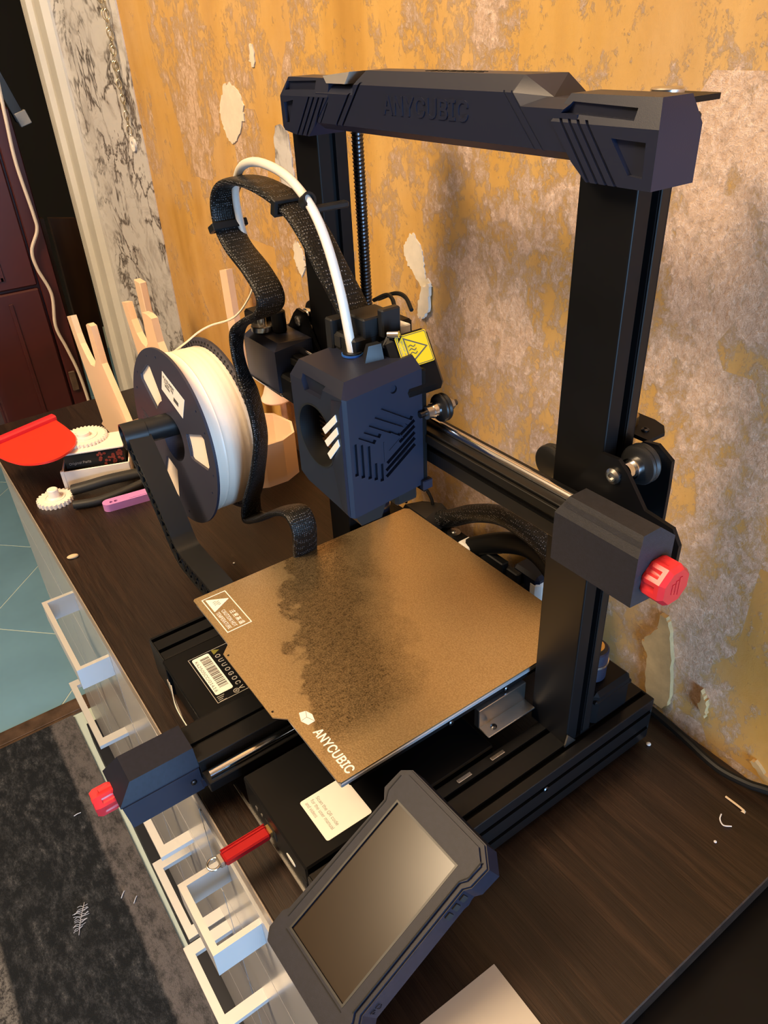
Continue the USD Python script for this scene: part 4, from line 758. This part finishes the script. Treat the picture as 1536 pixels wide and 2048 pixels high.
# ================================================================== THINGS ON THE BOARD
us = thing('usb_stick', 'red metal USB stick with silver ring end plugged into the control box', 'USB stick', (.070, -.160, -.0665))
def ubox(x0, x1, y0, y1, z0, z1, b=.0006): return bx(x0, x1, y0, y1, z0, z1, b)
part(us, 'body', ubox(.0655, .0755, -.1775, -.1455, -.0640, -.0585, .001), 'red_metal'); part(us, 'ridge', cat(ubox(.0656, .0666, -.1775, -.1455, -.0588, -.0579, .0003), ubox(.0676, .0686, -.1775, -.1455, -.0588, -.0579, .0003)), 'red_metal')
part(us, 'plug', ubox(.0665, .0745, -.1456, -.1425, -.0632, -.0592, .0004), 'brass'); part(us, 'end_cap', ubox(.0660, .0750, -.1815, -.1774, -.0636, -.0589, .001), 'steel')
th = np.linspace(0, 2 * math.pi, 25)
part(us, 'key_ring', sweep(np.c_[.0705 + .0042 * np.cos(th), -.1842 + .0042 * np.sin(th), np.full(25, -.0605)], circ(.0008, 8), Z), 'steel')

def gear(name, label, c, r, teeth, h, hub_r, hub_h, tilt=(0, 0, 1), grp=None):
    P = []
    for k in range(teeth):
        a = 2 * math.pi * k / teeth; w = 2 * math.pi / teeth
        for f, q in ((-.42, .90), (-.22, 1.0), (.12, 1.0), (.32, .90)): P.append((r * q * math.cos(a + f * w), r * q * math.sin(a + f * w)))
    g = thing(name, label, 'gear', c, grp); tz = A(tilt, float) / np.linalg.norm(tilt); tx = np.cross(Y, tz); tx /= np.linalg.norm(tx); ty = np.cross(tz, tx)
    part(g, 'toothed_disc', plate2(Polygon(P), c, tx, ty, h), 'white_pla', smooth=False)
    part(g, 'hub', lathe(A(c) + tz * h, A(c) + tz * (h + hub_h), [(0, hub_r * 1.35), (hub_h * .15, hub_r), (hub_h * .92, hub_r), (hub_h, hub_r * .85)], 24), 'white_pla')
    part(g, 'raised_ring', ringm(A(c) + tz * h, A(c) + tz * (h + .0008), r * .58, r * .48, 32), 'white_pla'); return g
gear('printed_gear', 'small cream printed gear with hub lying in front of the tray', (-.5085, -.1345, T), .0215, 24, .0055, .0065, .012)
gear('printed_gear', 'large cream printed gear lying on the tray behind the red scraper', (-.5580, -.0725, -.0444), .0290, 36, .0040, .0080, .0050)
# white tray with a black card box inside
td = A([.033, .089, 0]); td /= np.linalg.norm(td); tn = A([-td[1], td[0], 0])
to = A([-.5250, -.1165, T])
def tb_(a0, a1, b0, b1, z0, z1, b=.0006):
    m = bx(a0, a1, b0, b1, z0, z1, b); v = m.vertices; return trimesh.Trimesh(to * [1, 1, 0] + v[:, :1] * td + v[:, 1:2] * tn + v[:, 2:] * Z, m.faces, process=False)
tr = thing('open_tray', 'white rectangular tray holding a black box beside the pliers', 'tray', tuple(to + td * .045 + tn * .03))
part(tr, 'tray_shell', cat(tb_(0, .082, 0, .0020, T, -.0640), tb_(0, .0020, 0, .056, T, -.0640), tb_(.080, .082, 0, .056, T, -.064), tb_(0, .082, .054, .056, T, -.064), tb_(.001, .081, .001, .055, T, T + .002), tb_(-.0010, .0035, -.0010, .0035, T, -.0625)), 'white_pla')
bb = thing('card_box', 'black card box with red print and pale lid inside the white tray', 'box', tuple(to + td * .045 + tn * .03 + [0, 0, .0022]))
part(bb, 'box_body', tb_(.006, .077, .0100, .0515, T + .0022, -.0470), 'card_black'); part(bb, 'lid', tb_(.004, .0785, .0085, .0530, -.0470, -.0445), 'white_pla', 'pale lid')
front_o = to + tn * .0098 + td * .010
part(bb, 'printed_line', words('Original Parts', .0034, front_o + A([0, 0, .0290]), td, Z, .0002, fit=.026), 'grey_print')
rl = np.random.default_rng(7)
part(bb, 'red_print', cat(*[place(trimesh.creation.extrude_polygon(Point(0, 0).buffer(rl.uniform(.0012, .0026), quad_segs=3), .0003, engine='earcut'), to + tn * .0095 + td * rl.uniform(.046, .074) + A([0, 0, rl.uniform(.024, .0405)]), td, Z) for k in range(26)]), 'print_red')
# red scraper
rs = thing('scraper', 'flat red plastic scraper with a thick straight grip lying across the large gear', 'scraper', (-.58, -.13, -.0402))
e0, e1 = A([-.6010, -.1900, -.0400]), A([-.6330, -.0903, -.0400]); ed = (e1 - e0) / np.linalg.norm(e1 - e0); en = A([ed[1], -ed[0], 0])
SP = Polygon([tuple(e0[:2]), tuple(e1[:2])] + [tuple(v) for v in spline([(e1[0], e1[1], 0), (-.5900, -.0840, 0), (-.5568, -.0828, 0), (-.5310, -.0920, 0), (-.5140, -.1120, 0), (-.5122, -.1330, 0), (-.5240, -.1530, 0), (-.5460, -.1660, 0), (-.5734, -.1760, 0), (e0[0], e0[1], 0)], 8)[1:-1, :2]]).buffer(0)
part(rs, 'blade', prism(SP, 'z', -.0402, -.0374), 'red_bright')
part(rs, 'grip', sweep([e0 + Z * .0042 + en * .004, e1 + Z * .0042 + en * .004], oval(.0065, .0045, 16, .6), en), 'red_plastic', 'thick rounded red grip')
# pliers
pl = thing('pliers', 'pliers with long black rubber handles between the tray and the purple clip', 'pliers', (-.47, -.07, T))
part(pl, 'handle', sweep(spline([(-.5060, -.1130, -.0815), (-.4990, -.0950, -.0790), (-.4930, -.0700, -.0770), (-.4880, -.0400, -.0780), (-.4830, -.0160, -.0800)], 8), oval(.0072, .0062, 14, .8)), 'grey_rubber', 'black rubber handle')
part(pl, 'handle', sweep(spline([(-.4740, -.1215, -.0840), (-.4650, -.0950, -.0840), (-.4640, -.0640, -.0830), (-.4690, -.0300, -.0820), (-.4745, -.0130, -.0820)], 8), oval(.0050, .0045, 14, .8)), 'grey_rubber', 'black rubber handle')
part(pl, 'pivot', cyl((-.4780, -.004, T + .004), (-.4780, -.004, T + .014), .009, 24, .001), 'steel'); part(pl, 'jaw', hull([(x, y, z) for x, y in ((-.4860, -.004), (-.4700, -.004), (-.4740, .040), (-.4790, .040)) for z in (T + .006, T + .012)]), 'steel')
# purple clip
pd = A([.0105, .0820, 0]); pd /= np.linalg.norm(pd); pw = A([-pd[1], pd[0], 0]); po = A([-.4480, -.0935, T])
pp = LineString([(0.007, 0), (.075, 0)]).buffer(.0075, quad_segs=8, cap_style=1).intersection(sbox(-.01, -.01, .072, .01))
for q in ((.0095, -.0016), (.0150, -.0016)): pp = pp.difference(Point(*q).buffer(.0021))
cl_ = thing('plastic_clip', 'pale purple rounded plastic clip with two small holes', 'clip', tuple(po + pd * .035))
part(cl_, 'strip', plate2(pp, po, pd, pw, .0095), 'purple_pla'); part(cl_, 'base_layer', plate2(LineString([(.008, 0), (.070, 0)]).buffer(.0050), po + Z * .0095, pd, pw, .0004).slice_plane((0, 0, -1), (0, 0, 1)) if False else plate2(sbox(.030, -.0050, .070, .0050), po + Z * .0095, pd, pw, .0004), 'purple_pla')
# printed fork stands
def fork(name, label, y0, y1, poly, cat_='spool stand'):
    f = thing(name, label, cat_, (float(np.mean([p[0] for p in poly])), (y0 + y1) / 2, T), 'printed fork stands' if False else None)
    P = Polygon(poly).buffer(.0012).buffer(-.0012)
    part(f, 'fork_plate', prism(P, 'y', y0, y1), 'beige_pla', smooth=False); return f
f_ = fork('fork_stand', 'cream printed fork stand in front, with two prongs against the dark doorway', -.020, -.012,
     [(-0.7174, 0.0634), (-0.6944, 0.0697), (-0.6881, 0.0467), (-0.6818, 0.0341), (-0.6654, 0.0195), (-0.6528, 0.0121), (-0.6333, 0.0153), (-0.6201, 0.0278), (-0.6201, 0.076), (-0.6112, 0.0802), (-0.5966, 0.0802), (-0.5939, 0.0551), (-0.5913, 0.032), (-0.5414, -0.0308), (-0.51, -0.0706), (-0.51, -0.09), (-0.6881, -0.09), (-0.6755, -0.0811)])
part(f_, 'foot_step', bx(-.56, -.512, -.020, .010, T, -.040, .001), 'beige_pla')
f_ = fork('fork_stand', 'cream printed fork stand behind the spool, with prongs in front of the marble strip', .045, .054,
     [(-.670, .080), (-.650, .084), (-.644, .062), (-.634, .046), (-.620, .036), (-.604, .034), (-.594, .042), (-.590, .085), (-.572, .087), (-.556, .085), (-.552, .055), (-.500, -.02), (-.480, -.05), (-.480, T), (-.64, T), (-.63, -.06)])
st_ = thing('printed_stick', 'thin cream printed bar standing behind the rear fork stand', 'printed bar', (-.712, .090, T))
part(st_, 'bar', bx(-.724, -.700, .084, .094, T, .092, .001), 'beige_pla')
part(st_, 'bar_foot', bx(-.730, -.690, .076, .104, T, T + .006, .001), 'beige_pla')
st_ = thing('printed_stick', 'tall cream printed bar standing close to the ochre wall behind the spool', 'printed bar', (-.500, .130, T))
part(st_, 'bar', hull([(x, y, z) for x, z in ((-.511, .138), (-.490, .143), (-.512, T), (-.486, T)) for y in (.127, .135)]), 'beige_pla')
part(st_, 'bar_foot', bx(-.516, -.482, .120, .142, T, T + .006, .001), 'beige_pla')
# octagonal bin and funnel
hb = thing('printed_bin', 'cream octagonal open printed bin near the wall, beside the print head', 'bin', (-.415, .095, T))
HB = [(-.3665, .086), (-.3655, .112), (-.3760, .1340), (-.404, .146), (-.440, .140), (-.462, .115), (-.462, .086), (-.440, .060), (-.404, .052), (-.378, .064)]
part(hb, 'bin_wall', prism(Polygon(HB).difference(Polygon(HB).buffer(-.0030)), 'z', T, -.033), 'beige_pla', smooth=False); part(hb, 'bin_floor', prism(Polygon(HB).buffer(-.001), 'z', T, T + .003), 'beige_pla', smooth=False)
fn = thing('printed_funnel', 'pinkish cream printed funnel shape on a stem behind the octagonal bin', 'funnel', (-.437, .1545, T))
part(fn, 'stem', cyl((-.437, .1545 - .001, T), (-.437, .1535, -.012), .0040, 20), 'pink_pla'); part(fn, 'flare', lathe((-.437, .1450, -.014), (-.437, .1450, .036), [(0, .0185), (.0015, .0195), (.003, .0195), (.008, .0165), (.020, .0125), (.05, .0090)], 36), 'pink_pla')
# crumbs and specks
ch = thing('nut_chip', 'small pale chip of nut on the board left of the spool holder foot', 'crumb', (-.3735, -.1520, T))
cm = trimesh.creation.icosphere(subdivisions=2, radius=1.0); cm.vertices *= [.0062, .0034, .0024]; cm.vertices *= (1 + .35 * (meshkit.noise(cm.vertices * 260, 3) - .5))[:, None]
cm.vertices = cm.vertices @ A([[.3, .95, 0], [-.95, .3, 0], [0, 0, 1]]); cm.vertices += [-.3735, -.1520, T + .0018]
part(ch, 'chip', cm, 'crumb'); 
def speck(x, y, r_, lab, m='lint', st=(1, 1)):
    q = trimesh.creation.icosphere(subdivisions=1, radius=1.0); q.vertices *= [r_ * st[0], r_ * st[1], r_ * .6]; q.vertices += [x, y, T + r_ * .55]
    solo('speck', q, m, lab, 'speck')
speck(.1640, .1310, .0019, 'round white speck on the board at the printer rear corner', 'label_white')
speck(.2430, .1000, .0011, 'tiny glassy speck near the right end of the board', 'lint')
speck(-.252, -.018, .0012, 'tiny white speck on the board under the spool', 'label_white')
sv = thing('wood_sliver', 'thin pale wood sliver on the board near the wall cable', 'sliver', (.2345, .1360, T))
part(sv, 'sliver', tube([(.2265, .1362, T + .0008), (.2360, .1362, T + .0010), (.2410, .1360, T + .0010)], .0008, 6), 'crumb'); part(sv, 'sliver_tip', cm_ if False else hull([(.2395, .1345, T), (.2425, .1350, T), (.2420, .1372, T), (.2400, .1368, T), (.2410, .1360, T + .002)]), 'crumb')
lt = thing('fluff_strand', 'short wisp of pale fluff on the board near its right end', 'fluff', (.2405, .118, T))
part(lt, 'strand', tube([(.2330, .1215, T + .0007), (.2350, .1170, T + .0009), (.2390, .1150, T + .0007), (.2430, .1185, T + .001)], .0005, 5), 'lint')
# sheet of paper in the foreground
pg = Polygon([(.2125, -.0722), (.1500, -.2350), (.3100, -.2300), (.2760, -.0720 - .0)]); 
pa = A([.2124, -.0727, T + .0004]); pdx = A([.0395, .0004 - .0, 0]); pdx = A([1., -.02, 0]); pdx /= np.linalg.norm(pdx); pdy = A([-pdx[1], pdx[0], 0])
ps = thing('paper_card', 'plain white card lying at the near edge of the board beside the touch screen', 'card', (.245, -.11, T))
part(ps, 'sheet', plate2(sbox(0, -.090, .062, 0), pa, pdx, pdy, .0009), 'paper_card', smooth=False)
# black cable along the wall
cbm = tube([(-.02, .150, T + .004), (.06, .152, T + .004), (.118, .1535, T + .0042), (.139, .1555, -.0838), (.158, .1555, -.0842), (.183, .1530, -.0848), (.199, .1505, -.0850), (.214, .1500, -.0850), (.232, .1530, -.0830), (.250, .1590, -.0815), (.275, .1600, -.090), (.30, .158, -.14), (.31, .15, -.3)], .0032, 10)
solo('power_cable', cbm, 'black_cable', 'thick black cable running along the foot of the wall right of the printer', 'cable')

# ================================================================== BEYOND THE TABLE
# hanging chain with ring by the marble strip
chn = thing('chain', 'thin metal chain with a small white ring hanging on the marble strip', 'chain', (-.83, YW - .008, .252))
def links(pts, n_):
    P = spline(pts, 10); seg = np.linalg.norm(np.diff(P, axis=0), axis=1); cu = np.r_[0, np.cumsum(seg)]
    for k in range(n_):
        s_ = cu[-1] * (k + .5) / n_; i_ = min(np.searchsorted(cu, s_), len(seg)) - 1; c = P[i_]; t = (P[i_ + 1] - P[i_]) / seg[i_]; L_ = cu[-1] / n_ * .62
        nn = np.cross(t, Y) if k % 2 == 0 else (np.cross(t, Y) * .35 + Y * .94); a = np.linspace(0, 2 * math.pi, 15)
        part(chn, 'link', sweep(c + np.outer(L_ * np.cos(a), t) + np.outer(.0032 * np.sin(a), nn), circ(.0008, 6), np.cross(t, nn)), 'chain_metal')
links([(-.8420, YW - .008, .520), (-.8330, YW - .008, .420), (-.8270, YW - .008, .385), (-.8330, YW - .008, .345), (-.8270, YW - .008, .300), (-.8290, YW - .008, .262)], 26)
links([(-.8180, YW - .008, .520), (-.8200, YW - .008, .430), (-.8230, YW - .008, .385), (-.8260, YW - .008, .340)], 18)
part(chn, 'ring', ringm((-.8450 + .008, YW - .005, .2500), (-.8450 + .008, YW - .002, .2500), .0098, .0042, 28), 'label_white', 'small white ring')
# maroon cupboard standing beyond the left end of the board
mc = thing('cupboard', 'dark maroon narrow cupboard with panelled doors left of the doorway', 'cupboard', (-1.45, 0, FL))
part(mc, 'carcass', bx(-1.60, -1.312, -.085, .100, FL, .285, .003), 'maroon_paint')
for z0, z1 in ((-.034, .280), (-.345, -.040), (FL + .03, -.351)):
    d = part(mc, 'door_panel', cat(bx(-1.3115, -1.300, -.080, .060, z0, z1, .003)), 'maroon_paint')
    part(d, 'door_moulding', cat(bx(-1.300, -1.297, -.060, -.0, z0 + .02, z0 + .028, .001), bx(-1.300, -1.297, -.006, .002, z0 + .02, z1 - .02, .001)), 'maroon_paint')
part(mc, 'side_stile', bx(-1.3115, -1.302, .064, .099, FL, .283, .002), 'maroon_paint')
part(mc, 'latch', bx(-1.302, -1.296, .068, .082, -.27, -.225, .002), 'threshold_metal')
solo('white_cord', tube([(-1.290, .092, .330), (-1.291, .087, .264), (-1.292, .083, .190), (-1.292, .088, .100), (-1.292, .086, .070), (-1.292, .066, .035), (-1.292, .066, .0), (-1.292, .079, -.055), (-1.292, .069, -.120), (-1.292, .078, -.170), (-1.292, .088, -.230), (-1.292, .092, -.310), (-1.295, .09, -.40)], .0034, 8), 'white_cord', 'thin white cord hanging down the edge of the maroon cupboard', 'cord')
tpz = thing('metal_strap', 'dull grey metal strap leaning above the maroon cupboard', 'strap', (-1.42, .10, .285))
part(tpz, 'strap', obox((-1.33, .100, .330), A([0, .28, -.96]), A([1, 0, 0]), A([0, .96, .28]), .075, .006, .010, .001), 'card_black'); part(tpz, 'strap_end', obox((-1.328, .124, .262), A([0, .28, -.96]), A([1, 0, 0]), A([0, .96, .28]), .012, .007, .011, .001), 'grey_print')
for k, (x, ya, yb_, zt) in enumerate(((-1.62, .118, .168, .045), (-1.64, .185, .245, .030))):
    w_ = thing('board', ('narrower brown wooden board leaning in the dark doorway beside the cupboard', 'wider brown wooden board leaning deepest in the dark doorway')[k], 'board', (x, (ya + yb_) / 2, FL))
    part(w_, 'plank', hull([(x + dx, y, z) for dx in (0, .02) for y, z in ((ya, zt), (yb_, zt - .01), (ya - .01, FL), (yb_ - .01, FL))]), 'brown_board')
# black box seen below the right end of the board
bs = thing('floor_case', 'black case standing on the floor beyond the right end of the board', 'case', (.30, -.02, FL))
part(bs, 'case_body', bx(.2655, .335, -.165, .128, FL, -.118, .006), 'dark_gap'); part(bs, 'case_lid', bx(.2670, .3335, -.163, .126, -.1178, -.1165, .0006), 'black_metal')
bd_ = solo('baseboard_right', bx(.262, 1.4, YW - .014, YW, -.40, -.272, .002), 'brown_board', 'brown wooden rail on the wall below the board', kind='structure')
